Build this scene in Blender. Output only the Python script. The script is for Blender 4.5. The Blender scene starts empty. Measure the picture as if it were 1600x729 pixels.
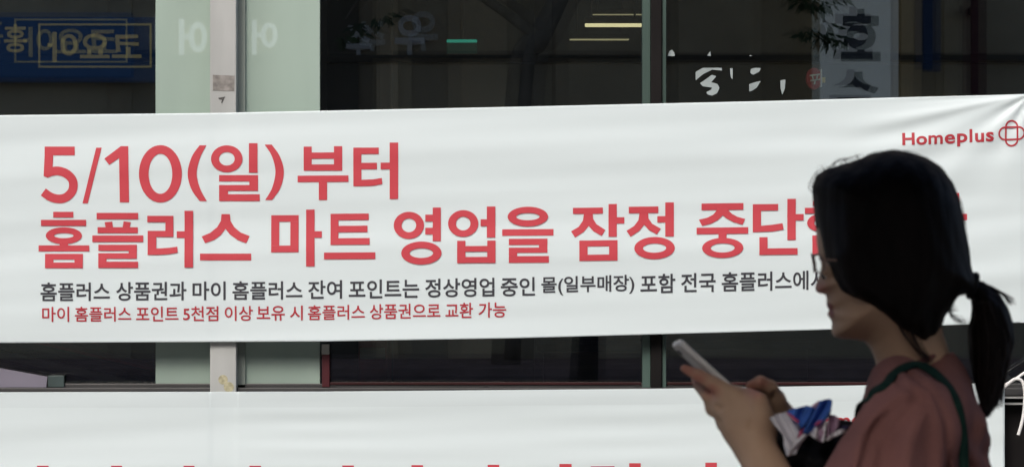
import bpy, math, random
import numpy as np

random.seed(7)
rng = np.random.default_rng(7)
R = math.radians
sc = bpy.context.scene
COL = sc.collection

# ------------------------------------------------------------------ camera, sky, sun, exposure
CAM_Z = 1.5
F_PX = 5200.0                       # focal length in pixels of the 1600 px wide photograph
cam_d = bpy.data.cameras.new('camera')
cam = bpy.data.objects.new('camera', cam_d)
COL.objects.link(cam)
sc.camera = cam
cam.location = (0, 0, CAM_Z)
cam.rotation_euler = (R(90), 0, 0)
cam_d.sensor_width = 36.0
cam_d.lens = F_PX / 1600 * 36.0
cam_d.clip_end = 2000
cam_d.dof.use_dof = True
cam_d.dof.focus_distance = 12.85
cam_d.dof.aperture_fstop = 20.0

SUN_EL, SUN_AZ = R(42), R(200)
world = bpy.data.worlds.new('World')
sc.world = world
world.use_nodes = True
wn = world.node_tree
bg = wn.nodes['Background']
sky = wn.nodes.new('ShaderNodeTexSky')
sky.sky_type = 'NISHITA'
sky.sun_disc = False
sky.sun_elevation = SUN_EL
sky.sun_rotation = SUN_AZ
sky.dust_density = 4.0
sky.air_density = 0.7
sky.ozone_density = 0.6
wn.links.new(sky.outputs[0], bg.inputs[0])
bg.inputs[1].default_value = 0.15
sun_d = bpy.data.lights.new('sun', 'SUN')
sun_d.energy = 0.95
sun_d.angle = R(15)
sun_d.color = (1.0, 0.96, 0.90)
sun = bpy.data.objects.new('sun', sun_d)
COL.objects.link(sun)
to_sun = np.array([math.sin(SUN_AZ) * math.cos(SUN_EL), math.cos(SUN_AZ) * math.cos(SUN_EL), math.sin(SUN_EL)])
from mathutils import Vector
sun.rotation_euler = Vector(to_sun).to_track_quat('Z', 'Y').to_euler()
sun.location = (0, -4, 30)
vs = sc.view_settings
vs.view_transform = 'Standard'
vs.look = 'None'
vs.gamma = 1.0
vs.use_curve_mapping = False
vs.exposure = 0.47
sc.cycles.use_denoising = True
sc.cycles.max_bounces = 10
sc.cycles.transparent_max_bounces = 16
sc.cycles.caustics_reflective = False
sc.cycles.caustics_refractive = False


# ------------------------------------------------------------------ helpers
def W(px, py, Y):
    """photo pixel at a distance Y -> world point"""
    return ((px - 800.0) * Y / F_PX, Y, CAM_Z - (py - 364.5) * Y / F_PX)


def tag(o, label=None, cat=None, group=None, kind=None):
    if label: o['label'] = label
    if cat: o['category'] = cat
    if group: o['group'] = group
    if kind: o['kind'] = kind
    return o


def empty(name, loc, label, cat, group=None):
    o = bpy.data.objects.new(name, None)
    o.empty_display_size = 0.2
    COL.objects.link(o)
    o.location = loc
    return tag(o, label, cat, group)


def link(name, me, m=None, parent=None, smooth=False):
    o = bpy.data.objects.new(name, me)
    COL.objects.link(o)
    if m is not None:
        for q in (m if isinstance(m, (list, tuple)) else [m]):
            me.materials.append(q)
    if parent is not None:
        o.parent = parent
        # parts are written in world coordinates; take the parent's place off
        chain = Vector((0, 0, 0))
        p = parent
        while p is not None:
            chain += p.location
            p = p.parent
        o.location = -chain
    if smooth:
        me.polygons.foreach_set('use_smooth', [True] * len(me.polygons))
    return o


class MB:
    def __init__(self):
        self.v, self.f, self.mi = [], [], []

    def add(self, vs_, fs, mi=0):
        n = len(self.v)
        self.v += [tuple(map(float, p)) for p in vs_]
        self.f += [tuple(int(i) + n for i in f) for f in fs]
        self.mi += [mi] * len(fs)
        return self

    def box(self, x0, x1, y0, y1, z0, z1, mi=0, bev=0.0):
        x0, x1 = min(x0, x1), max(x0, x1)
        y0, y1 = min(y0, y1), max(y0, y1)
        z0, z1 = min(z0, z1), max(z0, z1)
        b = min(bev, (x1 - x0) * .45, (y1 - y0) * .45, (z1 - z0) * .45)
        if b <= 0:
            self.add([(x0, y0, z0), (x1, y0, z0), (x1, y1, z0), (x0, y1, z0), (x0, y0, z1), (x1, y0, z1), (x1, y1, z1), (x0, y1, z1)],
                     [(0, 3, 2, 1), (4, 5, 6, 7), (0, 1, 5, 4), (1, 2, 6, 5), (2, 3, 7, 6), (3, 0, 4, 7)], mi)
            return self
        import bmesh
        bm = bmesh.new()
        bmesh.ops.create_cube(bm, size=1)
        for v in bm.verts:
            v.co = Vector(((x0 + x1) / 2 + v.co.x * (x1 - x0), (y0 + y1) / 2 + v.co.y * (y1 - y0), (z0 + z1) / 2 + v.co.z * (z1 - z0)))
        bmesh.ops.bevel(bm, geom=bm.edges[:], offset=b, segments=2, affect='EDGES', profile=.6)
        bm.verts.index_update()
        self.add([v.co[:] for v in bm.verts], [[v.index for v in f.verts] for f in bm.faces], mi)
        bm.free()
        return self

    def tube(self, pts, rad, seg=8, mi=0):
        pts = [np.array(p, float) for p in pts]
        n = len(pts)
        rads = rad if isinstance(rad, (list, tuple, np.ndarray)) else [rad] * n
        vs_, fs = [], []
        up = None
        for i in range(n):
            t = pts[min(i + 1, n - 1)] - pts[max(i - 1, 0)]
            t = t / (np.linalg.norm(t) + 1e-12)
            if up is None:
                a = np.array([0, 0, 1.0]) if abs(t[2]) < .9 else np.array([1.0, 0, 0])
            else:
                a = up
            u = a - t * a.dot(t)
            u /= np.linalg.norm(u) + 1e-12
            up = u
            w = np.cross(t, u)
            for k in range(seg):
                an = 2 * math.pi * k / seg
                vs_.append(pts[i] + rads[i] * (math.cos(an) * u + math.sin(an) * w))
        for i in range(n - 1):
            for k in range(seg):
                a, b = i * seg + k, i * seg + (k + 1) % seg
                fs.append((a, b, b + seg, a + seg))
        fs.append(tuple(reversed(range(seg))))
        fs.append(tuple(range((n - 1) * seg, n * seg)))
        return self.add(vs_, fs, mi)

    def mesh(self, name):
        me = bpy.data.meshes.new(name)
        me.from_pydata(self.v, [], self.f)
        me.polygons.foreach_set('material_index', self.mi)
        me.update()
        return me

    def build(self, name, m, parent=None, smooth=False):
        return link(name, self.mesh(name), m, parent, smooth)


def catmull(pts, n=8, closed=False):
    P = [np.array(p, float) for p in pts]
    out = []
    N = len(P)
    rngi = range(N) if closed else range(N - 1)
    for i in rngi:
        if closed:
            p0, p1, p2, p3 = P[(i - 1) % N], P[i], P[(i + 1) % N], P[(i + 2) % N]
        else:
            p0, p1, p2, p3 = P[max(i - 1, 0)], P[i], P[i + 1], P[min(i + 2, N - 1)]
        for k in range(n):
            t = k / n
            out.append(.5 * ((2 * p1) + (-p0 + p2) * t + (2 * p0 - 5 * p1 + 4 * p2 - p3) * t * t + (-p0 + 3 * p1 - 3 * p2 + p3) * t ** 3))
    if not closed:
        out.append(P[-1])
    return out


def mat(name, col, rough=.6, spec=.5, var=0.0, scale=8.0, stretch=(1, 1, 1), bump=0.0, bscale=40.0, bstretch=None, emit=None, estr=0.0, metal=0.0, col2=None, sheen=0.0, specks=0):
    m = bpy.data.materials.new(name)
    m.use_nodes = True
    nt = m.node_tree
    b = nt.nodes['Principled BSDF']
    b.inputs['Base Color'].default_value = (*col, 1)
    b.inputs['Roughness'].default_value = rough
    b.inputs['Specular IOR Level'].default_value = spec
    b.inputs['Metallic'].default_value = metal
    if sheen:
        b.inputs['Sheen Weight'].default_value = sheen
    tc = nt.nodes.new('ShaderNodeTexCoord')

    def noise(sc_, st, det=4):
        mp = nt.nodes.new('ShaderNodeMapping')
        mp.inputs['Scale'].default_value = st
        nt.links.new(tc.outputs['Object'], mp.inputs['Vector'])
        nz = nt.nodes.new('ShaderNodeTexNoise')
        nz.inputs['Scale'].default_value = sc_
        nz.inputs['Detail'].default_value = det
        nt.links.new(mp.outputs[0], nz.inputs['Vector'])
        return nz
    if var > 0 or col2:
        nz = noise(scale, stretch)
        cr = nt.nodes.new('ShaderNodeMix')
        cr.data_type = 'RGBA'
        c2 = col2 or tuple(c * (1 + var) for c in col)
        c1 = col if col2 else tuple(c * (1 - var) for c in col)
        cr.inputs[6].default_value = (*c1, 1)
        cr.inputs[7].default_value = (*c2, 1)
        rm = nt.nodes.new('ShaderNodeMapRange')
        rm.inputs['From Min'].default_value = .35
        rm.inputs['From Max'].default_value = .65
        nt.links.new(nz.outputs['Fac'], rm.inputs['Value'])
        nt.links.new(rm.outputs[0], cr.inputs['Factor'])
        nt.links.new(cr.outputs[2], b.inputs['Base Color'])
    if specks > 0:
        nz = noise(specks, (1, 1, .6), 3)
        th = nt.nodes.new('ShaderNodeMapRange')
        th.inputs['From Min'].default_value = .67
        th.inputs['From Max'].default_value = .74
        nt.links.new(nz.outputs['Fac'], th.inputs['Value'])
        mx = nt.nodes.new('ShaderNodeMix'); mx.data_type = 'RGBA'
        if b.inputs['Base Color'].links: nt.links.new(b.inputs['Base Color'].links[0].from_socket, mx.inputs[6])
        else: mx.inputs[6].default_value = (*col, 1)
        mx.inputs[7].default_value = (*[c * .45 for c in col], 1)
        nt.links.new(th.outputs[0], mx.inputs['Factor'])
        nt.links.new(mx.outputs[2], b.inputs['Base Color'])
    if bump > 0:
        nz = noise(bscale, bstretch or stretch, 6)
        bp = nt.nodes.new('ShaderNodeBump')
        bp.inputs['Strength'].default_value = bump
        bp.inputs['Distance'].default_value = .01
        nt.links.new(nz.outputs['Fac'], bp.inputs['Height'])
        nt.links.new(bp.outputs[0], b.inputs['Normal'])
    if emit:
        b.inputs['Emission Color'].default_value = (*emit, 1)
        b.inputs['Emission Strength'].default_value = estr
    return m


def glass(name, tint, refl, fresnel=True):
    m = bpy.data.materials.new(name)
    m.use_nodes = True
    nt = m.node_tree
    nt.nodes.clear()
    out = nt.nodes.new('ShaderNodeOutputMaterial')
    tr = nt.nodes.new('ShaderNodeBsdfTransparent')
    tr.inputs[0].default_value = (*tint, 1)
    gl = nt.nodes.new('ShaderNodeBsdfGlossy')
    gl.inputs['Roughness'].default_value = 0.0
    gl.inputs['Color'].default_value = (.95, .97, 1, 1)
    lw = nt.nodes.new('ShaderNodeFresnel')
    lw.inputs[0].default_value = 1.5
    ad = nt.nodes.new('ShaderNodeMath')
    ad.operation = 'ADD'
    ad.use_clamp = True
    ad.inputs[1].default_value = refl - .04
    nt.links.new(lw.outputs[0], ad.inputs[0])
    mx = nt.nodes.new('ShaderNodeMixShader')
    if fresnel: nt.links.new(ad.outputs[0], mx.inputs[0])
    else: mx.inputs[0].default_value = refl
    nt.links.new(tr.outputs[0], mx.inputs[1])
    nt.links.new(gl.outputs[0], mx.inputs[2])
    nt.links.new(mx.outputs[0], out.inputs[0])
    return m


M = {}
M['asphalt'] = mat('asphalt', (.05, .05, .052), .9, .3, .25, 3, bump=.3, bscale=80)
M['paving'] = mat('paving', (.24, .23, .22), .85, .3, .2, 1.5, bump=.2, bscale=60)
M['kerb'] = mat('kerb', (.33, .32, .31), .85, .3, .15, 4)
M['facade_stone'] = mat('facade_stone', (.20, .18, .16), .7, .4, .2, 1.2, bump=.1)
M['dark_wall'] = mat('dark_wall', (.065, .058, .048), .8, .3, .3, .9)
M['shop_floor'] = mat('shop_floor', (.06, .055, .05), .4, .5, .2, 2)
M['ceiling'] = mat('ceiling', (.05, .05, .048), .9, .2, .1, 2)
M['mullion'] = mat('mullion_paint', (.40, .42, .41), .55, .4, .10, 7, stretch=(1, 1, .25), bump=.06, bscale=30, specks=22)
M['post_shade'] = mat('post_shade', (.24, .28, .255), .6, .3, .15, 6, stretch=(1, 1, .2))  # grey-green tone standing in for the shaded side of the pale post
M['dark_frame'] = mat('dark_frame', (.009, .008, .008), .6, .15, .2, 5)
M['glass_edge'] = mat('glass_edge', (.075, .12, .105), .3, .6, .25, 6, stretch=(1, 1, .15))
M['sill'] = mat('sill', (.040, .041, .042), .5, .5, .15, 4)
M['column'] = mat('column_paint', (.365, .475, .415), .55, .3, .10, 2.0, stretch=(1, 1, .22))
M['column'].node_tree.nodes['Principled BSDF'].inputs['Coat Weight'].default_value = 1.0
M['column'].node_tree.nodes['Principled BSDF'].inputs['Coat Roughness'].default_value = .0
M['column'].node_tree.nodes['Principled BSDF'].inputs['Coat IOR'].default_value = 2.2
M['glass'] = glass('window_glass', (.93, .96, .93), .17)
M['banner'] = None
M['red_ink'] = mat('red_ink', (.55, .064, .083), .5, .3)
M['dark_ink'] = mat('dark_ink', (.050, .052, .062), .5, .3)
M['crimson_ink'] = mat('crimson_ink', (.43, .040, .055), .5, .3)
M['rope'] = mat('rope', (.80, .80, .78), .8, .2, .1, 60, bump=.4, bscale=200)


def banner_mat(name):
    m = mat(name, (.665, .76, .775), .42, .35, .012, 1.2, stretch=(.25, 1, 6), bump=.035, bscale=3.2, bstretch=(.22, 1, 9))
    return m


M['banner'] = banner_mat('banner_vinyl')


# ------------------------------------------------------------------ ground
def sheet(name, x0, x1, y0, y1, z, m):
    mb = MB()
    mb.add([(x0, y0, z), (x1, y0, z), (x1, y1, z), (x0, y1, z)], [(0, 1, 2, 3)])
    return tag(mb.build(name, m), kind='structure')


M['brick_paving'] = mat('brick_paving', (.30, .205, .17), .85, .3, .3, 3)
sheet('ground', -400, 400, -400, 400, -.14, M['asphalt'])
sheet('road', -200, 200, -11, -4, -.136, M['asphalt'])
mb = MB(); mb.box(-60, 60, -3.85, 12.94, -.30, 0)
tag(mb.build('pavement', M['paving']), kind='structure')
mb = MB(); mb.box(-60, 60, -4.0, -3.853, -.30, .004, bev=.01)
tag(mb.build('kerb', M['kerb']), kind='structure')
mb = MB(); mb.box(-60, 60, -13.9, -11.0, -.30, 0)
tag(mb.build('pavement_across', M['brick_paving']), kind='structure')

# ------------------------------------------------------------------ the shop front
YG = 13.0
shop = empty('shop_building', (0, YG, 0), 'dark glass shop front with a pale post and pale green column behind the banners', 'building')


def fx(px, Y=YG): return (px - 800) * Y / F_PX
def fz(py, Y=YG): return CAM_Z - (py - 364.5) * Y / F_PX


ZS = fz(604)          # top of the sill
ZT = 3.35             # window head
XL, XR = -9.0, 9.0
# base wall, upper wall, room
MB().box(XL, XR, YG - .02, YG + .25, -.3, ZS - .03).build('base_wall', M['dark_frame'], shop)
for za_, zb_ in ((ZS - .034, ZS - .041), (ZS - .058, ZS - .065)):
    MB().box(XL, XR, YG - .076, YG - .02, zb_, za_).build('sill_trim', mat('pale_trim', (.45, .46, .44), .4), shop)
MB().box(XL, XR, YG - .05, YG + .3, ZT, 9).build('upper_wall', M['facade_stone'], shop)
mb = MB()
mb.box(XL, XR, 20, 20.2, -.3, 9)
mb.box(XL - .2, XL, YG - .05, 20.2, -.3, 9)
mb.box(XR, XR + .2, YG - .05, 20.2, -.3, 9)
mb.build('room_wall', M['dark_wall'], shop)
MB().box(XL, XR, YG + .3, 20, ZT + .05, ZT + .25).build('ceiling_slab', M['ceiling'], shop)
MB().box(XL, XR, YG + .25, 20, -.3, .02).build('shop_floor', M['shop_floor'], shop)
MB().box(XL - .2, XR + .2, YG - .05, 20.2, 9, 9.3).build('roof', M['facade_stone'], shop)
MB().box(XL, XR, YG - .07, YG + .27, ZS - .03, ZS, bev=.004).build('window_sill', M['sill'], shop)
MB().box(XL, XR, YG - .03, YG + .10, fz(609), fz(603) + .012, bev=.004).build('window_rail', M['sill'], shop)
# pale post between the windows
YM = 12.90
x0, x1 = fx(328, YM), fx(369, YM)
MB().box(x0, x1, YM, YG - .0125, 0, ZT, bev=.004).build('window_post', M['mullion'], shop)
MB().box(x1 - .03, fx(383, YG - .03), YG - .03, YG - .0135, ZS, ZT).build('post_shade_strip', M['post_shade'], shop)  # strip painted as the shaded side of the post
# dark post with green glass edges
MB().box(fx(1016), fx(1033), YG - .06, YG + .05, ZS, ZT, bev=.003).build('dark_post', M['dark_frame'], shop)
MB().box(fx(1003), fx(1015.5), YG - .045, YG + .03, ZS, ZT, bev=.002).build('glass_edge', M['glass_edge'], shop)
MB().box(fx(1034), fx(1040), YG - .045, YG + .03, ZS, ZT, bev=.002).build('glass_edge', M['glass_edge'], shop)
# column behind the glass
YC = 13.16
MB().box(fx(243, YG), fx(500, YG), YG + .07, YG + .5, .02, ZT + .05, bev=.006).build('column', M['facade_stone'], shop)
MB().box(fx(243, YG - .012), fx(334, YG), YG - .012, YG - .003, ZS, ZT, bev=.002).build('column_panel', M['column'], shop)
MB().box(fx(363, YG), fx(500, YG - .012), YG - .012, YG - .003, ZS, ZT, bev=.002).build('column_panel', M['column'], shop)


# panes: every window is an outer and an inner pane; the inner one sits a hair out of true
def pane(xa, xb, y, tilt_z, tilt_x, parent):
    mb = MB()
    hx, hz = (xb - xa) / 2, (ZT - ZS) / 2
    mb.box(-hx, hx, -.0001, .0001, -hz, hz)
    me = bpy.data.meshes.new('pane')
    me.from_pydata([(-hx, 0, -hz), (hx, 0, -hz), (hx, 0, hz), (-hx, 0, hz)], [], [(0, 1, 2, 3)])
    o = bpy.data.objects.new('pane', me)
    COL.objects.link(o)
    me.materials.append(M['glass'])
    o.parent = parent
    o.location = (xa + hx, y - YG, ZS + hz)
    o.rotation_euler = (tilt_x, 0, tilt_z)
    return o


def window(xa, xb, tz, tx):
    mb = MB()
    t = .03
    mb.box(xa, xb, YG - .01, YG + .06, ZT - t, ZT - .002)
    o = bpy.data.objects.new('window', mb.mesh('window'))
    for v in o.data.vertices: v.co.y -= YG
    o.data.materials.append(M['dark_frame'])
    COL.objects.link(o)
    o.parent = shop
    pane(xa, xb, YG, 0, 0, o)
    pane(xa, xb, YG + .05, tz, tx, o)


window(XL, fx(340), .0056, .0012)
window(fx(360), fx(1009), -.0030, .0010)
window(fx(1036), XR, .0016, .0006)


# ------------------------------------------------------------------ inside the shop
def lamp(xa, xb, py, Y, e, th, label):
    t = empty('ceiling_lamp', W((xa + xb) / 2, py, Y), label, 'lamp', 'strip lamps in the shop')
    a, b = W(xa, py, Y), W(xb, py, Y)
    MB().box(a[0], b[0], Y + .02, Y + .10, a[2] + th, a[2] + th + .03).build('housing', M['dark_frame'], t)
    MB().box(a[0], b[0], Y, Y + .02, a[2] - th, a[2] + th, bev=.004).build('tube', mat('tube_glow', (.8, .75, .5), .5, emit=(1, .88, .5), estr=e), t)
    for q in (.12, .88):
        x = a[0] + (b[0] - a[0]) * q
        MB().tube([(x, Y + .06, a[2] + th + .03), (x, Y + .06, ZT + .05)], .006, 6).build('hanger', M['dark_frame'], t)


lamp(914, 1003, 39.5, 17.0, .72, .009, 'brightest yellowish strip lamp glowing inside beside the dark post')
lamp(925, 1003, 23, 18.0, .22, .003, 'thin dim strip lamp glowing above the brightest one inside the shop')
lamp(890, 983, 62, 18.6, .26, .004, 'thin dim strip lamp glowing below the brightest one inside the shop')

ex = empty('exit_sign', W(721, 72, 17.5), 'green glowing sign box hanging in the dark middle window', 'sign')
a, b = W(698, 63, 17.5), W(745, 83, 17.5)
MB().box(a[0], b[0], 17.5, 17.56, b[2], a[2] - .012, bev=.004).build('sign_face', mat('sign_green', (.01, .06, .045), .4, emit=(.02, .22, .16), estr=.035), ex)
MB().box(a[0], b[0], 17.49, 17.57, a[2] - .011, a[2] + .003, bev=.003).build('lit_edge', mat('sign_edge', (.02, .3, .2), .4, emit=(.05, .55, .40), estr=.33), ex)
MB().box((a[0] + b[0]) / 2 - .01, (a[0] + b[0]) / 2 + .01, 17.52, 17.54, a[2], ZT + .05).build('bracket', M['dark_frame'], ex)

# a ceiling beam and posts in the depth of the shop
pb = W(560, 88, 18.5)
bm_ = MB().box(-9, 9, 18.5, 18.7, W(0, 98, 18.5)[2], W(0, 84, 18.5)[2]).build('cross_beam', M['dark_frame'])
tag(bm_, 'black horizontal beam crossing the dark shop interior', 'beam')
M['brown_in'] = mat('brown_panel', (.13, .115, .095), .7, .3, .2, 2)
for xa, xb, lb in ((594, 612, 'narrow brown post inside the middle window near the pale column'), (835, 862, 'brown post deeper inside the shop, right of the green glowing sign')):
    a = W(xa, 0, 18.9); b = W(xb, 0, 18.9)
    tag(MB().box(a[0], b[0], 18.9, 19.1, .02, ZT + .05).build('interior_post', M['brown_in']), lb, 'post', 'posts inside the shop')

# display units low inside the windows
M['maroon'] = mat('maroon', (.30, .022, .03), .5, .4, .1, 4)
M['dull_red'] = mat('dull_red', (.065, .010, .015), .5, .4, .1, 4)
M['grey_box'] = mat('grey_card', (.42, .42, .39), .7, .3, .1, 6)
M['dark_grey'] = mat('dark_grey', (.03, .03, .03), .6, .4, .2, 4)
t = empty('display_stand', W(509, 604, 12.96), 'slim red upright with a white tag standing beside the pale green panel', 'stand')
MB().box(W(503, 0, 12.96)[0], W(515, 0, 12.96)[0], 12.96, 12.98, ZS + .001, W(0, 553, 12.96)[2], bev=.003).build('post', M['dull_red'], t)
MB().box(W(502.5, 0, 12.96)[0], W(514.5, 0, 12.96)[0], 12.959, 12.981, W(0, 553, 12.96)[2] + .0005, W(0, 537, 12.96)[2], bev=.002).build('tag', M['grey_box'], t)
t = empty('display_cabinet', W(583, 604, 13.3), 'dark red cabinet with a grey panel low inside the middle window', 'cabinet')
a, b = W(560, 520, 13.3), W(605, 600, 13.3)
MB().box(a[0], b[0], 13.3, 13.8, .02, a[2], bev=.006).build('body', M['maroon'], t)
a, b = W(562, 543, 13.29), W(602, 560, 13.29)
MB().box(a[0], b[0], 13.283, 13.296, b[2], a[2], bev=.003).build('panel', M['grey_box'], t)
for (xa, xb, lb) in ((516, 1002, 'long dark red rail low along the middle window sill'), (1042, 1500, 'long dark red rail low along the right window sill')):
    a, b = W(xa, 596.5, 12.97), W(xb, 600.5, 12.97)
    t = empty('low_rail', W((xa + xb) / 2, 604, 12.97), lb, 'rail')
    MB().box(a[0], b[0], 12.965, 12.98, b[2], a[2], bev=.002).build('bar', mat('rail_red', (.032, .007, .008), .5, .3, .2, 5), t)
    for q in (xa + 6, (xa + xb) / 2, xb - 6):
        x = W(q, 0, 12.97)[0]
        MB().box(x - .008, x + .008, 12.967, 12.978, ZS + .001, b[2]).build('foot', M['dark_grey'], t)
# shelf with a dark brown fabric front behind the right window
t = empty('shelf_unit', W(1170, 604, 13.5), 'low brown shelf unit behind the glass right of the dark post', 'shelf')
M['brown_shelf'] = mat('brown_shelf', (.26, .185, .155), .7, .3, .3, 3, stretch=(.3, 1, 5))
a, b = W(1045, 545, 13.5), W(1262, 600, 13.5)
MB().box(a[0], b[0], 13.5, 13.9, .02, a[2], bev=.006).build('body', M['brown_shelf'], t)
MB().box(a[0] - .03, b[0] + .03, 13.46, 13.92, a[2], a[2] + .03, bev=.004).build('top', M['dark_grey'], t)
t = empty('shelf_unit', W(900, 604, 13.5), 'low brown shelf unit behind the glass left of the dark post', 'shelf')
a, b = W(850, 548, 13.5), W(1003, 600, 13.5)
MB().box(a[0], b[0], 13.5, 13.9, .02, a[2], bev=.006).build('body', M['brown_shelf'], t)
MB().box(a[0] - .03, b[0] + .03, 13.46, 13.92, a[2], a[2] + .03, bev=.004).build('top', M['dark_grey'], t)

# escalator side seen low in the left window
t = empty('escalator', W(60, 604, 13.22), 'dark escalator side with a red trim line sloping down behind the left window', 'escalator')
YE = 13.22


def slope(pa, pb_, th, y0, y1, name, m):
    (xa, ya), (xb, yb) = pa, pb_
    xa, za = W(xa, ya, YE)[0], W(xa, ya, YE)[2]
    xb, zb = W(xb, yb, YE)[0], W(xb, yb, YE)[2]
    h = th / 374.
    mb = MB()
    vs_ = [(xa, y0, za - h), (xb, y0, zb - h), (xb, y0, zb), (xa, y0, za), (xa, y1, za - h), (xb, y1, zb - h), (xb, y1, zb), (xa, y1, za)]
    mb.add(vs_, [(0, 1, 2, 3), (7, 6, 5, 4), (0, 4, 5, 1), (3, 2, 6, 7), (1, 5, 6, 2), (0, 3, 7, 4)])
    return mb.build(name, m, t)


M['steel_dark'] = mat('steel_dark', (.42, .41, .38), .35, .6, .3, 4, stretch=(.2, 1, 4))
slope((-200, 472), (238, 574), 5, YE + .02, YE + .3, 'trim', M['maroon'])
slope((-200, 490), (238, 588), 9, YE - .02, YE + .3, 'handrail', M['dark_grey'])
slope((-200, 502), (238, 600), 12, YE, YE + .3, 'skirt', M['steel_dark'])
slope((-200, 520), (238, 616), 22, YE + .02, YE + .3, 'side_panel', mat('panel_grey', (.16, .15, .135), .5, .4, .3, 3, stretch=(.2, 1, 5)))
slope((-200, 552), (238, 648), 300, YE + .03, YE + .3, 'base', M['dark_wall'])
t = empty('sloping_board', W(36, 604, 12.96), 'pale lavender board with a sloping top standing on the sill of the left window', 'board')
mb = MB()
zs_ = ZS + .001
vs_ = [W(-80, 560, 12.955), W(74, 588, 12.955), W(72, 600, 12.955), W(-80, 600, 12.955)]
vs_ = vs_[:2] + [(vs_[2][0], 12.955, zs_), (vs_[3][0], 12.955, zs_)]
vs_ += [(x, y + .02, z) for x, y, z in vs_]
mb.add(vs_, [(3, 2, 1, 0), (4, 5, 6, 7), (0, 1, 5, 4), (1, 2, 6, 5), (2, 3, 7, 6), (3, 0, 4, 7)])
mb.build('board', mat('lavender', (.20, .19, .24), .5, .4, .10, 3), t)
MB().box(W(74.5, 0, 12.955)[0], W(100, 0, 12.955)[0], 12.957, 12.975, zs_, W(0, 586, 12.955)[2], bev=.003).build('end_board', mat('teal_grey', (.05, .075, .075), .5, .4, .2, 5), t)

# small marks stuck on the pale post
def stuck(name, poly, Y, th, m, label, cat, group=None):
    mb = MB()
    f = [W(x, y, Y) for x, y in poly]
    n = len(f)
    mb.add(f + [(x, y + th, z) for x, y, z in f], [tuple(range(n - 1, -1, -1)), tuple(range(n, 2 * n))] + [(i, (i + 1) % n, n + (i + 1) % n, n + i) for i in range(n)])
    return tag(mb.build(name, m), label, cat, group)


stuck('tape_patch', [(332.5, 117), (366.5, 118.5), (366, 142.5), (332.5, 141.5)], YM - .0015, .001,
      mat('old_tape', (.25, .24, .225), .8, .2, .3, 30), 'weathered grey square of tape on the pale post above the banner', 'tape')
stuck('paper_scrap', [(341, 153), (352, 151), (350, 154.5), (347, 161), (345.5, 161), (347, 156), (342, 155)], YM - .0015, .001,
      mat('scrap', (.10, .10, .095), .8, .2, .3, 40), 'tiny dark torn scrap on the pale post under the tape', 'scrap')
for cx, cy, rr, lb in ((348.5, 592.5, 7.5, 'upper yellowish round sticker mark on the pale post between the banners'),
                       (357.5, 604, 8, 'lower yellowish round sticker mark on the pale post just above the lower banner')):
    stuck('round_sticker', [(cx + rr * math.cos(k * .314), cy + rr * math.sin(k * .314)) for k in range(20)], YM - .0015, .001,
          mat('glue_mark', (.42, .40, .27), .8, .2, .25, 60), lb, 'sticker', 'sticker marks on the post')
M['reflection_white'] = mat('reflection_white', (.33, .39, .39), .5, .3, .2, 8)
# white reflection of brush lettering, modelled as pieces on the right window glass
Zb = lambda p: [(1000 + x / 2.667, y / 2.667) for x, y in p]
pieces = [
    [(232, 335), (232, 300), (262, 283), (340, 283), (342, 294), (300, 291), (262, 310)],
    [(250, 347), (268, 335), (300, 312), (318, 318), (297, 343), (322, 350), (331, 366), (322, 388), (300, 399), (282, 394), (276, 384), (296, 374), (300, 365), (262, 360)],
    [(375, 285), (386, 285), (386, 331), (378, 322)],
    [(462, 288), (480, 283), (503, 284), (497, 299), (472, 312), (460, 305)],
    [(455, 351), (478, 343), (503, 338), (486, 366), (470, 377), (455, 382)],
    [(585, 335), (606, 332), (604, 368), (593, 395), (586, 370)],
    [(115, 234), (122, 214), (133, 208), (143, 220), (145, 234)],
    [(280, 232), (293, 214), (295, 234)],
    [(455, 234), (460, 230), (468, 234)]]
wl = empty('lettering_reflection', W(1150, 125, YG), 'painted reflection of broken white brush lettering on the right window above the banner', 'lettering')
for p in pieces:
    mb = MB()
    f = [W(x, y, YG - .004) for x, y in Zb(p)]
    n = len(f)
    mb.add(f + [(x, y + .002, z) for x, y, z in f], [tuple(range(n)), tuple(range(2 * n - 1, n - 1, -1))] + [((i + 1) % n, i, n + i, n + (i + 1) % n) for i in range(n)])
    mb.build('reflected_stroke', M['reflection_white'], wl)
t = empty('hanging_sign', W(1272, 124, 13.4), 'small round red sign with a white letter hanging in the right window', 'sign')
mb = MB()
cpt = [(1272 + 12.5 * math.cos(k * .2618), 123 + 17 * math.sin(k * .2618)) for k in range(24)]
f = [W(x, y, 13.4) for x, y in cpt]
mb.add(f + [(x, y + .03, z) for x, y, z in f], [tuple(range(24)), tuple(range(47, 23, -1))] + [((i + 1) % 24, i, 24 + i, 24 + (i + 1) % 24) for i in range(24)])
mb.build('disc', mat('sign_red', (.45, .03, .06), .5), t)
mb = MB()
for s in ([(1265, 117), (1281, 115), (1281, 117.5), (1265, 119.5)], [(1268, 119), (1270.5, 119), (1272, 125), (1270, 125)], [(1276, 118), (1279, 118), (1277, 125), (1275, 125)],
          [(1266, 125), (1281, 123), (1281, 125.5), (1266, 127.5)], [(1272, 127), (1275, 126.5), (1274, 132), (1271.5, 132)]):
    mb.add([W(x, y, 13.396) for x, y in s], [(0, 1, 2, 3)])
mb.build('letter', mat('sign_white', (.75, .75, .75), .5), t)
MB().box(W(1282, 0, 13.4)[0], W(1284.2, 0, 13.4)[0], 13.39, 13.44, W(0, 136, 13.4)[2], W(0, 108, 13.4)[2]).build('edge_bar', mat('bar_white', (.6, .62, .62), .5), t)
MB().box(W(1284.4, 0, 13.4)[0], W(1289.5, 0, 13.4)[0], 13.395, 13.43, W(0, 129, 13.4)[2], W(0, 121, 13.4)[2]).build('tab', mat('tab_yellow', (.55, .45, .08), .5), t)
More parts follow.
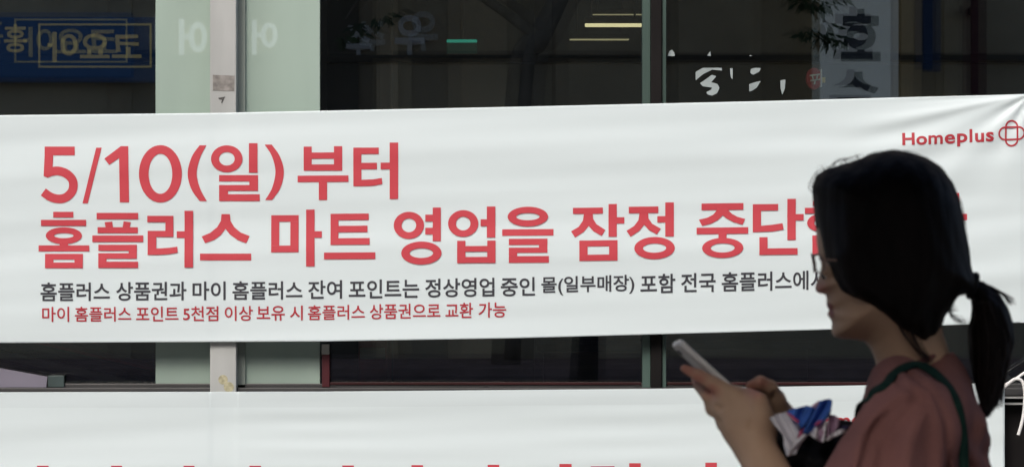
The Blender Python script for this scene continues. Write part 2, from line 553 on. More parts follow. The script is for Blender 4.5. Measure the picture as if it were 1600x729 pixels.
x_, y_, z_ = W(1272, 106, 13.415)
MB().tube([(x_, y_, z_), (x_, y_, ZT + .05)], .002, 5).build('cord', M['dark_frame'], t)

# ------------------------------------------------------------------ the banners
YB = 12.87


def ripple(px, py, which):
    """how far the cloth stands out of its plane (metres, + towards the wall), at photo pixel (px, py)"""
    px = np.asarray(px, float); py = np.asarray(py, float)
    r = .0024 * np.sin(py / 27. + .0016 * px + 1.1 * np.sin(px / 420. + which))
    r += .0011 * np.sin(py / 12.5 + 1.7 + .0040 * px + 1.5 * np.sin(px / 260.))
    r += .0003 * np.sin(py / 5.7 + .011 * px)
    r += .0035 * np.sin(px / 310. + py / 400. + which)
    # pressed against the post
    r += .0013 * (np.tanh((px - 329) / 3.) - np.tanh((px - 368) / 3.))
    if which == 0:
        dx, dy = px - 1612., py - 146.
        rr = np.hypot(dx, dy) + 1e-6
        th = np.arctan2(dy, -dx)
        wgt = np.exp(-rr / 70.) * np.clip(rr / 40., 0, 1)
        r += .0075 * wgt * np.sin(th * 13. + .6)
        # long soft pulls running from the tied corner
        for t0, wd, r0, rl, am in ((.20, .055, 190, 130, -.0085), (.42, .10, 250, 150, -.006), (.06, .04, 120, 90, .004), (.75, .12, 200, 120, -.004)):
            r += am * np.exp(-((th - t0) / wd) ** 2) * np.exp(-((rr - r0) / rl) ** 2)
        r += .006 * np.exp(-((py - 215 - (px - 1250) * -.05) / 22.) ** 2) * np.exp(-((px - 1290) / 130.) ** 2)
        r += .0016 * np.exp(-((px - 1450) / 150.) ** 2) * np.sin(py / 9. + px / 60.)
    else:
        r += .0007 * np.exp(-((px - 480) / 120.) ** 2) * np.sin(py / 4.5)
        r += .0006 * np.exp(-((px - 980) / 120.) ** 2) * np.sin(py / 5.5)
    return r


def interp(x, pts):
    return np.interp(x, [p[0] for p in pts], [p[1] for p in pts])


TOP1 = [(-400, 185), (0, 180), (330, 176.5), (800, 167), (1200, 158), (1450, 151), (1612, 147)]
BOT1 = [(-400, 538), (0, 535.5), (500, 533), (800, 528), (1280, 515), (1475, 508), (1612, 503)]
TOP2 = [(-400, 613), (0, 612), (500, 611), (1040, 606.5), (1370, 601), (1570, 598)]
BOT2 = [(-400, 968), (1570, 950)]


def on_banner(px, py, which, off=0.0):
    y = YB + ripple(px, py, which) - off
    px = np.asarray(px, float); py = np.asarray(py, float)
    # pixel ray at the banner's mean distance, so lettering and cloth share one mapping
    return np.stack([(px - 800) * YB / F_PX, y, CAM_Z - (py - 364.5) * YB / F_PX], -1)


def banner(name, x0, x1, top, bot, which, label):
    nx, ny = 480, 150
    xs = np.linspace(x0, x1, nx)
    if x1 > 1600:
        xs = np.concatenate([np.linspace(x0, 1150, 260), np.linspace(1152, x1, 220)])
    v = np.linspace(0, 1, ny)
    tp, bt = interp(xs, top), interp(xs, bot)
    PX = np.repeat(xs[:, None], ny, 1)
    PY = tp[:, None] + (bt - tp)[:, None] * v[None]
    P = on_banner(PX, PY, which).reshape(-1, 3)
    idx = np.arange(nx * ny).reshape(nx, ny)
    q = np.stack([idx[:-1, :-1], idx[:-1, 1:], idx[1:, 1:], idx[1:, :-1]], -1).reshape(-1, 4)
    me = bpy.data.meshes.new(name)
    me.from_pydata(P.tolist(), [], q.tolist())
    o = link(name, me, M['banner'], smooth=True)
    md = o.modifiers.new('thickness', 'SOLIDIFY')
    md.thickness = .0012
    md.offset = 1 if True else -1
    # hem along the right-hand end
    return tag(o, label, 'banner', 'banners on the shop front')


ban1 = banner('banner', -330, 1612, TOP1, BOT1, 0, 'upper long white banner with big red headline and dark small print')
ban2 = banner('banner', -330, 1570, TOP2, BOT2, 1, 'lower white banner below the dark gap with only letter tops showing')


# the doubled hems
M['hem'] = mat('hem_vinyl', (.63, .72, .735), .45, .35, .02, 1.2, stretch=(.25, 1, 6), bump=.03, bscale=3.2, bstretch=(.22, 1, 9))


def hem(parent, A, B, which, n=300, m_=5):
    u = np.linspace(0, 1, n)[:, None]; v = np.linspace(0, 1, m_)[None]
    g = lambda k: (A(u, v)[k] + 0 * v, )[0]
    PX, PY = A(u, v)
    P = on_banner(PX, PY, which, .0014).reshape(-1, 3)
    idx = np.arange(n * m_).reshape(n, m_)
    q = np.stack([idx[:-1, :-1], idx[:-1, 1:], idx[1:, 1:], idx[1:, :-1]], -1).reshape(-1, 4)
    me = bpy.data.meshes.new('hem')
    me.from_pydata(P.tolist(), [], q.tolist())
    return link('hem', me, M['hem'], parent, smooth=True)


hem(ban2, lambda u, v: ((-330 + 1899 * u) + 0 * v, interp(-330 + 1899 * u, TOP2) + .4 + 24 * v), None, 1)
hem(ban1, lambda u, v: (1594 + 17 * v + 0 * u, interp(1594 + 17 * v, TOP1) * (1 - u) + interp(1594 + 17 * v, BOT1) * u), None, 0)
# --- lettering: strokes read off the photograph, each a small grid that follows the cloth
def refine(pts, faces, lim):
    """split triangles until no edge is longer than lim pixels (shared edges split alike)"""
    pts = [tuple(p) for p in pts]
    tri = []
    for f in faces:
        for k in range(1, len(f) - 1): tri.append((f[0], f[k], f[k + 1]))
    mid = {}

    def m_(a, b):
        k = (a, b) if a < b else (b, a)
        if k not in mid:
            mid[k] = len(pts)
            pts.append(((pts[a][0] + pts[b][0]) / 2, (pts[a][1] + pts[b][1]) / 2))
        return mid[k]
    L = lambda a, b: math.hypot(pts[a][0] - pts[b][0], pts[a][1] - pts[b][1])
    out = []
    while tri:
        a, b, c = tri.pop()
        e = [(L(a, b), a, b, c), (L(b, c), b, c, a), (L(c, a), c, a, b)]
        l, p, q, r = max(e, key=lambda z: (round(z[0], 6), min(z[1], z[2]), max(z[1], z[2])))
        if l <= lim: out.append((a, b, c)); continue
        m = m_(p, q)
        tri += [(p, m, r), (m, q, r)]
    return np.array(pts), out


class Ink:
    def __init__(self, which):
        self.which = which
        self.mb = MB()
        self.n = 0

    def off(self):
        self.n += 1
        return .0030 + .00004 * (self.n % 40)

    def quad(self, p0, p1, p2, p3):
        """corner pixels in order; bilinear grid"""
        p = [np.array(q, float) for q in (p0, p1, p2, p3)]
        nu = max(2, int(np.linalg.norm(p[1] - p[0]) / 4) + 1)
        nv = max(2, int(np.linalg.norm(p[3] - p[0]) / 4) + 1)
        u = np.linspace(0, 1, nu)[:, None, None]; v = np.linspace(0, 1, nv)[None, :, None]
        g = (1 - u) * (1 - v) * p[0] + u * (1 - v) * p[1] + u * v * p[2] + (1 - u) * v * p[3]
        P = on_banner(g[..., 0], g[..., 1], self.which, self.off()).reshape(-1, 3)
        idx = np.arange(nu * nv).reshape(nu, nv)
        q = np.stack([idx[:-1, :-1], idx[:-1, 1:], idx[1:, 1:], idx[1:, :-1]], -1).reshape(-1, 4)
        self.mb.add(P, q)

    def strip(self, A, B):
        """a band between two polylines with the same number of points"""
        A = np.array(A, float); B = np.array(B, float)
        m = 5
        w = np.linspace(0, 1, m)[None, :, None]
        g = A[:, None] * (1 - w) + B[:, None] * w
        n = len(A)
        P = on_banner(g[..., 0], g[..., 1], self.which, self.off()).reshape(-1, 3)
        idx = np.arange(n * m).reshape(n, m)
        q = np.stack([idx[:-1, :-1], idx[:-1, 1:], idx[1:, 1:], idx[1:, :-1]], -1).reshape(-1, 4)
        self.mb.add(P, q)

    def poly(self, pts):
        from mathutils.geometry import tessellate_polygon
        tris = tessellate_polygon([[Vector((x, y, 0)) for x, y in pts]])
        g, tris = refine(np.array(pts, float), tris, 6.0)
        P = on_banner(g[:, 0], g[:, 1], self.which, self.off())
        self.mb.add(P, tris)


def glyphs(ink, ox, oy, s, tilt, items):
    T = lambda x, y: (ox + x / s, oy + y / s)
    for it in items:
        k = it[0]
        if k == 'R':
            _, x0, y0, x1, y1 = it
            h = (x1 - x0) / 2 * tilt
            ink.quad(T(x0, y0 + h), T(x1, y0 - h), T(x1, y1 - h), T(x0, y1 + h))
        elif k == 'E':
            _, cx, cy, rx, ry, ix, iy = it
            a = np.linspace(0, 2 * math.pi, 49)
            # slightly squared ring as in heavy gothic type
            f = lambda rx_, ry_: [T(cx + rx_ * math.cos(t), cy + ry_ * math.sin(t) - rx_ * math.cos(t) * tilt) for t in a]
            ink.strip(f(rx, ry), f(ix, iy))
        elif k == 'P':
            ink.poly([T(*p) for p in it[1]])
        elif k == 'S':
            c = catmull(it[1], 8)
            w = it[2] / 2
            A, B = [], []
            for i in range(len(c)):
                d = c[min(i + 1, len(c) - 1)] - c[max(i - 1, 0)]
                d /= np.linalg.norm(d)
                nrm = np.array([-d[1], d[0]])
                A.append(T(*(c[i] + nrm * w))); B.append(T(*(c[i] - nrm * w)))
            ink.strip(A, B)
        elif k == 'A':
            A = [T(*p) for p in catmull(it[1], 8)]; B = [T(*p) for p in catmull(it[2], 8)]
            ink.strip(A, B)


red = Ink(0)
Rr = lambda *a: ('R',) + a
El = lambda *a: ('E',) + a
Po = lambda *p: ('P', list(p))
glyphs(red, 40, 200, 3.0375, 0.0, [
    # 5
    Rr(90, 88, 233, 129), Po((90, 129), (131, 129), (128, 200), (108, 236), (86, 228)),
    ('S', [(104, 214), (122, 207), (152, 203), (190, 214), (219, 240), (227, 270), (219, 302), (192, 328), (158, 336), (120, 327), (84, 303)], 41),
    # /
    Po((335, 93), (361, 93), (295, 357), (270, 357)),
    # 1
    Po((452, 86), (487, 86), (491, 352), (447, 352), (444, 142), (397, 175), (374, 145)),
    # 0
    El(640, 217, 102, 136, 56, 95),
    ('A', [(826, 82), (789, 136), (769, 215), (787, 290), (826, 346)], [(858, 82), (829, 140), (812, 215), (828, 286), (860, 346)]),
    # 일
    El(955, 146, 75, 64, 37, 32), Rr(1060, 72, 1101, 212), Rr(918, 223, 1103, 253), Rr(1062, 253, 1103, 270), Rr(918, 270, 1103, 298), Rr(918, 298, 960, 314), Rr(918, 314, 1111, 346),
    # 홈
    Rr(131, 397, 227, 424), Rr(73, 435, 287, 464), El(181, 510, 86, 40, 46, 12), Rr(161, 548, 201, 557), Rr(61, 556, 302, 584),
    Rr(92, 596, 272, 623), Rr(92, 623, 132, 637), Rr(232, 623, 272, 637), Rr(92, 637, 272, 664),
    # 플
    Rr(337, 402, 534, 432), Po((375, 446), (411, 443), (414, 470), (379, 470)), Po((465, 442), (499, 446), (493, 470), (460, 470)), Rr(341, 470, 532, 498), Rr(316, 509, 558, 540),
    Rr(345, 553, 528, 582), Rr(489, 582, 528, 593), Rr(345, 593, 528, 619), Rr(345, 619, 384, 633), Rr(345, 633, 534, 663),
    # 러
    Rr(577, 416, 701, 446), Rr(663, 446, 701, 487), Rr(579, 487, 701, 516), Rr(579, 516, 620, 570), Po((579, 570), (640, 570), (685, 567), (720, 562), (722, 590), (680, 598), (630, 601), (579, 601)),
    Rr(754, 392, 795, 661), Rr(717, 489, 754, 521),
    # 스
    Po((929, 408), (969, 408), (972, 440), (990, 470), (1020, 495), (1063, 512), (1047, 546), (1005, 530), (970, 505), (948, 478), (925, 508), (895, 530), (852, 546), (835, 514), (875, 497), (908, 470), (926, 440)),
    Rr(828, 595, 1071, 627)])
glyphs(red, 400, 200, 3.169, .006, [
    ('A', [(78, 82), (118, 140), (138, 215), (121, 295), (80, 356)], [(43, 82), (79, 140), (96, 215), (80, 295), (45, 356)]),
    # 부
    Rr(236, 92, 276, 211), Rr(386, 90, 427, 211), Rr(276, 121, 386, 152), Rr(276, 180, 386, 211), Rr(206, 235, 458, 267), Rr(311, 267, 352, 356),
    # 터
    Rr(482, 97, 522, 288), Rr(522, 97, 608, 129), Rr(522, 172, 599, 204), Po((522, 256), (580, 254), (623, 247), (626, 277), (580, 286), (522, 288)), Rr(662, 72, 704, 351), Rr(617, 171, 662, 204),
    # 마
    Rr(75, 431, 211, 463), Rr(75, 463, 115, 581), Rr(170, 463, 211, 581), Rr(75, 581, 211, 614), Rr(248, 403, 290, 684), Rr(290, 510, 326, 542),
    # 트
    Rr(369, 424, 408, 578), Rr(408, 423, 558, 455), Rr(408, 483, 552, 515), Rr(408, 544, 563, 577), Rr(337, 615, 591, 648),
    # 영
    El(757, 481, 75, 67, 36, 34), Rr(875, 393, 915, 559), Rr(838, 428, 875, 462), Rr(838, 493, 875, 526), El(819, 618, 100, 57, 58, 24),
    # 업
    El(1026, 472, 75, 66, 36, 34), Rr(1143, 388, 1185, 541), Rr(1112, 451, 1143, 485), Rr(996, 557, 1037, 668), Rr(1145, 556, 1186, 667), Rr(1037, 583, 1145, 611), Rr(1037, 637, 1145, 667),
    # 을
    El(1346, 438, 100, 49, 58, 18), Rr(1219, 500, 1473, 532), Rr(1252, 547, 1443, 578), Rr(1401, 577, 1443, 591), Rr(1252, 591, 1443, 617), Rr(1252, 617, 1293, 633), Rr(1252, 633, 1450, 666)])
glyphs(red, 860, 280, 3.636, .012, [
    # 잠
    Rr(128, 161, 298, 196), Po((191, 194), (240, 194), (243, 225), (262, 255), (312, 287), (291, 321), (245, 295), (217, 264), (190, 298), (140, 330), (117, 295), (160, 270), (184, 235)),
    Rr(330, 140, 377, 326), Rr(377, 215, 420, 251), Rr(164, 346, 381, 380), Rr(164, 380, 211, 428), Rr(333, 379, 381, 427), Rr(164, 427, 381, 462),
    # 정
    Rr(445, 155, 613, 192), Po((506, 190), (555, 190), (557, 222), (578, 252), (627, 280), (604, 313), (560, 288), (532, 258), (505, 292), (455, 326), (432, 292), (475, 265), (500, 232)),
    Rr(652, 131, 701, 324), Rr(607, 209, 652, 245), El(591, 390, 115, 63, 66, 26),
    # 중
    Rr(858, 136, 1096, 174), Po((947, 173), (1008, 173), (1030, 195), (1060, 212), (1106, 225), (1091, 258), (1040, 243), (1000, 222), (978, 205), (950, 232), (910, 253), (861, 264), (843, 229), (890, 218), (925, 200)),
    Rr(830, 273, 1123, 310), Rr(954, 309, 1000, 335), El(978, 389, 117, 57, 68, 26),
    # 단
    Rr(1149, 141, 1293, 178), Rr(1149, 178, 1196, 263), Po((1149, 263), (1200, 263), (1260, 258), (1318, 249), (1325, 285), (1260, 296), (1149, 300)), Rr(1345, 111, 1393, 344), Rr(1393, 197, 1438, 233),
    Rr(1186, 328, 1233, 392), Rr(1186, 391, 1403, 428),
    # 합
    Rr(1490, 122, 1555, 150), Rr(1445, 161, 1600, 194), El(1532, 247, 74, 50, 34, 22), Rr(1640, 105, 1687, 315), Rr(1687, 190, 1730, 226),
    Rr(1487, 318, 1533, 428), Rr(1641, 316, 1690, 426), Rr(1533, 345, 1641, 372), Rr(1533, 397, 1641, 427),
    # 니
    Rr(1775, 140, 1822, 316), Rr(1775, 316, 1930, 352), Rr(1965, 95, 2012, 405),
    # 다
    Rr(2085, 126, 2230, 162), Rr(2085, 162, 2132, 306), Rr(2085, 306, 2245, 342), Rr(2275, 77, 2322, 390), Rr(2322, 196, 2367, 232)])
o = red.mb.build('headline', M['red_ink'], ban1)
o['label'] = 'big red Korean headline in two lines'

_dg_objs = {}


def text_mesh(body, off):
    cu = bpy.data.curves.new('t', 'FONT')
    cu.body = body
    cu.size = 1
    cu.offset = off
    cu.resolution_u = 6
    o = bpy.data.objects.new('t', cu)
    COL.objects.link(o)
    bpy.context.view_layer.update()
    dg = bpy.context.evaluated_depsgraph_get()
    me = bpy.data.meshes.new_from_object(o.evaluated_get(dg))
    v = np.array([p.co[:] for p in me.vertices])
    f = [tuple(p.vertices) for p in me.polygons]
    bpy.data.objects.remove(o)
    bpy.data.curves.remove(cu)
    bpy.data.meshes.remove(me)
    return v, f


_tc = {}


def words(ink, lst, top, bot, off):
    """lst: (text, x0, x1); top/bot: pixel lines"""
    for tx, x0, x1 in lst:
        if (tx, off) not in _tc: _tc[(tx, off)] = text_mesh(tx, off)
        v, f = _tc[(tx, off)]
        a, b = v.min(0), v.max(0)
        px = x0 + (v[:, 0] - a[0]) / (b[0] - a[0]) * (x1 - x0)
        w = (b[1] - v[:, 1]) / (b[1] - a[1])
        if any(c in tx for c in '()'):
            w = w * 1.0
        py = interp(px, top) * (1 - w) + interp(px, bot) * w
        g, f = refine(np.stack([px, py], -1), f, 7.0)
        ink.mb.add(on_banner(g[:, 0], g[:, 1], ink.which, .0030), f)


L3 = [('홈플러스', 63.3, 171.8), ('상품권과', 181.3, 291.3), ('마이', 300.8, 352.5), ('홈플러스', 363, 472.5), ('잔여', 481.3, 534.5), ('포인트는', 545, 655), ('정상영업', 664.3, 772.5), ('중인', 782.5, 836),
      ('몰(일부매장)', 845.8, 991), ('포함', 1000.4, 1055), ('전국', 1064, 1118), ('홈플러스에서', 1127.5, 1290)]
dark = Ink(0)
words(dark, L3, [(63, 441), (450, 438.5), (836, 432.3), (1262, 421.8), (1300, 421)], [(63, 470.3), (450, 467.5), (836, 461.8), (1262, 452.3), (1300, 451.3)], .016)
dark.mb.build('notice_print', M['dark_ink'], ban1)['label'] = 'dark grey line of Korean small print'
L4 = [('마이', 65.8, 108), ('홈플러스', 117, 205), ('포인트', 212.5, 278.8), ('5천점', 286, 341), ('이상', 351, 395), ('보유', 401, 445), ('시', 453, 473), ('홈플러스', 481, 570), ('상품권으로', 577.5, 688), ('교환', 696, 739), ('가능', 747.5, 791)]
crim = Ink(0)
words(crim, L4, [(63, 479), (440, 477.3), (791, 471.3)], [(63, 502.5), (440, 500.3), (791, 495.3)], .012)
crim.mb.build('red_print', M['crimson_ink'], ban1)['label'] = 'thin red line of Korean small print'


def logo(which, x0, y_mid, s, parent, tilt):
    """shop name and four-loop emblem; s = 1 on the upper banner"""
    ink = Ink(which)
    v, f = text_mesh('H', .028)
    tops = {'H': (0, 16, 206, 227.5)}
    # letter boxes as read off the upper banner: x0, x1, top, bottom (pixels)
    L = [('H', 1409.3, 1428.6, 207.5, 226.6), ('o', 1431, 1447.8, 212.6, 226.4), ('m', 1450, 1472.5, 211.2, 225.2), ('e', 1475.5, 1491.8, 209.8, 224.6), ('p', 1495, 1511, 208.6, 228.6),
         ('l', 1514.4, 1518.8, 201.8, 222.4), ('u', 1523, 1537, 207.8, 222.2), ('s', 1539.8, 1552.4, 206.2, 221.2)]
    for ch, a, b, tp, bt in L:
        v, f = text_mesh(ch, .026 if ch not in 'me' else .020)
        mn, mx = v.min(0), v.max(0)
        px = a + (v[:, 0] - mn[0]) / (mx[0] - mn[0]) * (b - a)
        w = (mx[1] - v[:, 1]) / (mx[1] - mn[1])
        py = tp * (1 - w) + bt * w - (px - (a + b) / 2) * .035 + (.5 - w) * 0
        px = x0 + (px - 1409.3) * s
        py = y_mid + (py - 214) * s + (px - x0) * tilt
        g, f = refine(np.stack([px, py], -1), f, 3.5)
        ink.mb.add(on_banner(g[:, 0], g[:, 1], which, .003), f)
    ink.mb.build('brand_lettering', M['crimson_ink'], parent)
    em = Ink(which)
    cx, cy = x0 + (1580.3 - 1409.3) * s, y_mid + (208.3 - 214) * s + (1580 - 1409) * s * tilt

    def loop(hx, hy):
        """rounded bar outline with half sizes"""
        r = min(hx, hy)
        pts = []
        for k in range(64):
            a_ = 2 * math.pi * k / 64
            c, s_ = math.cos(a_), math.sin(a_)
            ex = 2.9
            pts.append(((abs(c) ** (2 / ex)) * math.copysign(hx, c), (abs(s_) ** (2 / ex)) * math.copysign(hy, s_)))
        return pts

    def stadium(hx, hy, vert):
        pts = []
        n = 16
        r = hx if vert else hy
        L_ = (hy if vert else hx) - r
        if vert:
            for k in range(n + 1):
                a_ = math.pi + math.pi * k / n
                pts.append((r * math.cos(a_), -L_ + r * math.sin(a_)))
            for k in range(n + 1):
                a_ = math.pi * k / n
                pts.append((r * math.cos(a_), L_ + r * math.sin(a_)))
        else:
            for k in range(n + 1):
                a_ = -math.pi / 2 + math.pi * k / n
                pts.append((L_ + r * math.cos(a_), r * math.sin(a_)))
            for k in range(n + 1):
                a_ = math.pi / 2 + math.pi * k / n
                pts.append((-L_ + r * math.cos(a_), r * math.sin(a_)))
        return pts + [pts[0]]
    for vert in (True, False):
        hx, hy = (10.4, 20.8) if vert else (21.0, 11.0)
        w = 2.7
        A = [(cx + x * s, cy + y * s - x * s * .03) for x, y in stadium(hx, hy, vert)]
        B = [(cx + x * s, cy + y * s - x * s * .03) for x, y in stadium(hx - w, hy - w, vert)]
        em.strip(A, B)
    em.mb.build('emblem', M['crimson_ink'], parent)


logo(0, 1409.3, 214, 1.0, ban1, 0)
logo(1, 1263.0, 654.5, 1.03, ban2, 0.0)
for a, b, y in ((58, 76, 726.5), (174, 191, 726.5), (287, 304, 726.5), (390, 408, 726.5), (535, 553, 726), (643, 661, 725.5), (762, 780, 725), (874, 893, 723.7), (983, 1001, 722.6), (1102, 1120, 721.8)):
    low = Ink(1)
    low.quad((a, y), (b, y), (b, y + 86), (a, y + 86))
    low.quad((a - 30, y + 40), (a, y + 40), (a, y + 51), (a - 30, y + 51))
    low.mb.build('letter', M['red_ink'], ban2)
low = Ink(1)
low.quad((923, 727.6), (960, 727.2), (960, 739), (923, 739))
low.mb.build('letter', M['red_ink'], ban2)

# ropes that tie the banners at their right-hand corners
mb = MB()
rp = lambda pts, Y: [W(x, y, Y) for x, y in catmull(pts, 8)]
rope = rp([(1556, 616), (1568, 605), (1580, 595), (1586, 591.5), (1593, 592), (1598, 597), (1601, 610), (1601, 628), (1599, 648), (1595, 666), (1591, 679)], 12.83)
mb.tube(rope, .0062, 8)
rope2 = rp([(1560, 609), (1572, 600), (1586, 592), (1602, 581), (1640, 556)], 12.845)
mb.tube(rope2, .0058, 8)
mb.tube([W(1640, 556, 12.845), W(1648, 551, 12.99)], .0058, 8)
tag(mb.build('tie_rope', M['rope'], smooth=True), 'white rope with a loose curling tail at the lower banner corner', 'rope')
mb = MB()
mb.tube(rp([(1608, 152), (1625, 144), (1660, 128)], 12.85), .0055, 8)
mb.tube([W(1660, 128, 12.85), W(1668, 124, 12.99)], .0055, 8)
tag(mb.build('tie_rope', M['rope'], smooth=True), 'white rope stretched from the upper banner corner', 'rope')

# ------------------------------------------------------------------ the far side of the street (seen mirrored in the glass)
YO = -14.0
M['opp_wall'] = mat('brown_cladding', (.46, .37, .235), .8, .3, .18, .5, bump=.1)
M['opp_glass'] = mat('dull_window', (.03, .035, .04), .15, .6)
M['white_sign'] = mat('white_sign', (.85, .82, .73), .5, .4)
M['blue_sign'] = mat('blue_sign', (.045, .12, .26), .5, .4, .1, 2)
M['blue_added_glow'] = mat('blue_added_glow', (.045, .12, .26), .5, .4, emit=(.12, .3, .75), estr=.03)  # emission added to brighten the board's mirrored image
M['yellow_added_glow'] = mat('yellow_added_glow', (.75, .6, .2), .5, .4, emit=(1, .85, .5), estr=.16)  # glow put into the yellow so its reflection shows brighter
M['letter_added_glow'] = mat('letter_added_glow', (.8, .8, .78), .5, .4, emit=(.9, .95, 1), estr=.42)  # added glow on the white letters, lifts their reflection in panel and glass
M['yellow_sign'] = mat('yellow_sign', (.75, .60, .16), .5, .4)
M['dim_red'] = mat('dim_red', (.08, .014, .014), .5, .4)
M['dim_blue'] = mat('dim_blue', (.02, .05, .12), .5, .4)
M['white_added_glow'] = mat('white_added_glow', (.85, .82, .73), .5, .4, .08, 1.5, emit=(.9, 1, .95), estr=.10)  # unlit sign board; faint emission added to brighten its reflection
M['black_sign'] = mat('black_sign', (.10, .10, .10), .5, .4)
opp = empty('office_building', (0, YO, 0), 'brown clad building across the street, mirrored faintly in the shop glass', 'building')
MB().box(-40, 40, YO - 10, YO, -.3, 15).build('wall', M['opp_wall'], opp)
MB().box(-40.2, 40.2, YO - 10.2, YO + .25, 15, 15.4).build('roof_edge', M['facade_stone'], opp)
MB().box(-40, 40, YO + .002, YO + .35, 5.2, 5.5).build('string_course', M['facade_stone'], opp)
for zf in (6.4, 9.4, 12.2):
    for k in range(-9, 10):
        w_ = MB().box(k * 4 - 1.3, k * 4 + 1.3, YO + .002, YO + .06, zf, zf + 1.6).build('window', M['dark_frame'], opp)
        MB().box(k * 4 - 1.22, k * 4 + 1.22, YO + .062, YO + .07, zf + .08, zf + 1.52).build('pane', M['opp_glass'], w_)


def V(px, py, Y):
    """where a thing at Y must stand so that its image in the glass falls on photo pixel (px, py)"""
    d = 2 * YG - Y
    return ((px - 800) * d / F_PX, Y, CAM_Z - (py - 364.5) * d / F_PX)


for xa, xb, tone in ((588, 622, 'opp_light'), (700, 792, 'opp_light'), (868, 1010, 'opp_mid'), (1060, 1190, 'opp_mid'), (430, 500, 'opp_dark'), (500, 560, 'opp_dark'), (1408, 1440, 'opp_light'), (-60, 205, 'opp_mid'), (1475, 1510, 'opp_mid')):
    if tone not in M:
        M[tone] = mat(tone, {'opp_light': (.70, .54, .32), 'opp_mid': (.56, .45, .28), 'opp_dark': (.12, .10, .07)}[tone], .8, .3, .2, .8, bump=.1)
    MB().box(V(xa, 0, YO + .05)[0], V(xb, 0, YO + .05)[0], YO + .001, YO + .05, 0, 5.19, bev=.01).build('pilaster', M[tone], opp)
MB().box(-40, 40, YO + .051, YO + .09, V(0, 97, YO + .09)[2], V(0, 86, YO + .09)[2]).build('ledge', M['opp_dark'], opp)


def sign_text(body, pxa, pxb, pya, pyb, Y, off, name, m, parent):
    """lettering facing the shop; reads correctly from the street, mirrored in the glass"""
    v, f = text_mesh(body, off)
    a, b = v.min(0), v.max(0)
    xa, xb = V(pxa, 0, Y)[0], V(pxb, 0, Y)[0]
    za, zb = V(0, pya, Y)[2], V(0, pyb, Y)[2]
    u = (v[:, 0] - a[0]) / (b[0] - a[0]); w = (b[1] - v[:, 1]) / (b[1] - a[1])
    mb = MB()
    mb.add(np.stack([xb + (xa - xb) * u, np.full(len(u), Y), za + (zb - za) * w], -1), f)
    return mb.build(name, m, parent)


Ys = YO + .30
a, b = V(-140, 27, Ys), V(243, 128, Ys)
t = empty('shop_sign', (a[0], Ys, b[2]), 'blue sign board with yellow framed lettering mirrored in the left window', 'sign')
MB().box(a[0], b[0], YO + .002, Ys, b[2], a[2], bev=.02).build('board', M['blue_added_glow'], t)
sign_text('코요아', 74, 221, 50, 97, Ys + .012, .02, 'lettering', M['yellow_added_glow'], t)
mb = MB()
for (xa, xb, ya, yb) in ((60, 237, 37, 40), (60, 237, 103, 106), (60, 63, 40, 103), (234, 237, 40, 103)):
    p, q = V(xa, ya, Ys), V(xb, yb, Ys)
    mb.box(p[0], q[0], Ys + .002, Ys + .012, q[2], p[2])
mb.build('border', M['yellow_added_glow'], t)
sign_text('홍', 6, 42, 38, 82, Ys + .012, .02, 'lettering', M['yellow_added_glow'], t)
for k, (px, ch, w_, m_) in enumerate(((302, '어', 44, 'letter_added_glow'), (414, '어', 40, 'letter_added_glow'), (640, '우', 46, 'white_sign'), (560, '주', 40, 'white_sign'))):
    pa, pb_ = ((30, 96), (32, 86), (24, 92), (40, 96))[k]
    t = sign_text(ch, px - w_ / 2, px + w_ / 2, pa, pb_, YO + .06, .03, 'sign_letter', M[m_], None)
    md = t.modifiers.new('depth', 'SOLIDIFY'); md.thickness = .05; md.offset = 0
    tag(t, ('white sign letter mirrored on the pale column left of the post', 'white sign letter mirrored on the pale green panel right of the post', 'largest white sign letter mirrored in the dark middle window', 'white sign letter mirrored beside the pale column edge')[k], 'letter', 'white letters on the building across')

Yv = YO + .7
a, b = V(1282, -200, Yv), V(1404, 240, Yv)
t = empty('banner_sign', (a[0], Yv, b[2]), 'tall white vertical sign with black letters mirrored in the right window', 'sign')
MB().box(a[0], b[0], Yv - .12, Yv, b[2], a[2], bev=.01).build('board', M['white_added_glow'], t)
MB().box((a[0] + b[0]) / 2 - .05, (a[0] + b[0]) / 2 + .05, YO + .002, Yv - .12, b[2] + 1.5, b[2] + 1.6).build('bracket', M['dark_frame'], t)
sign_text('호', 1314, 1376, 14, 96, Yv + .006, .045, 'lettering', M['black_sign'], t)
sign_text('스', 1308, 1374, 112, 162, Yv + .006, .045, 'lettering', M['black_sign'], t)
a, b = V(1443, -120, Yv), V(1470, 112, Yv)
t = empty('banner_sign', (a[0], Yv, b[2]), 'narrow dark blue vertical sign mirrored in the right window', 'sign')
MB().box(a[0], b[0], Yv - .1, Yv, b[2], a[2], bev=.01).build('board', M['dim_blue'], t)
MB().box((a[0] + b[0]) / 2 - .04, (a[0] + b[0]) / 2 + .04, YO + .002, Yv - .1, b[2] + 1.0, b[2] + 1.08).build('bracket', M['dark_frame'], t)
a, b = V(1518, -60, Yv), V(1542, 150, Yv)
t = empty('banner_sign', (a[0], Yv, b[2]), 'narrow dark red vertical sign mirrored at the right window', 'sign')
MB().box(a[0], b[0], Yv - .1, Yv, b[2], a[2], bev=.01).build('board', M['dim_red'], t)
MB().box((a[0] + b[0]) / 2 - .04, (a[0] + b[0]) / 2 + .04, YO + .002, Yv - .1, b[2] + 1.0, b[2] + 1.08).build('bracket', M['dark_frame'], t)

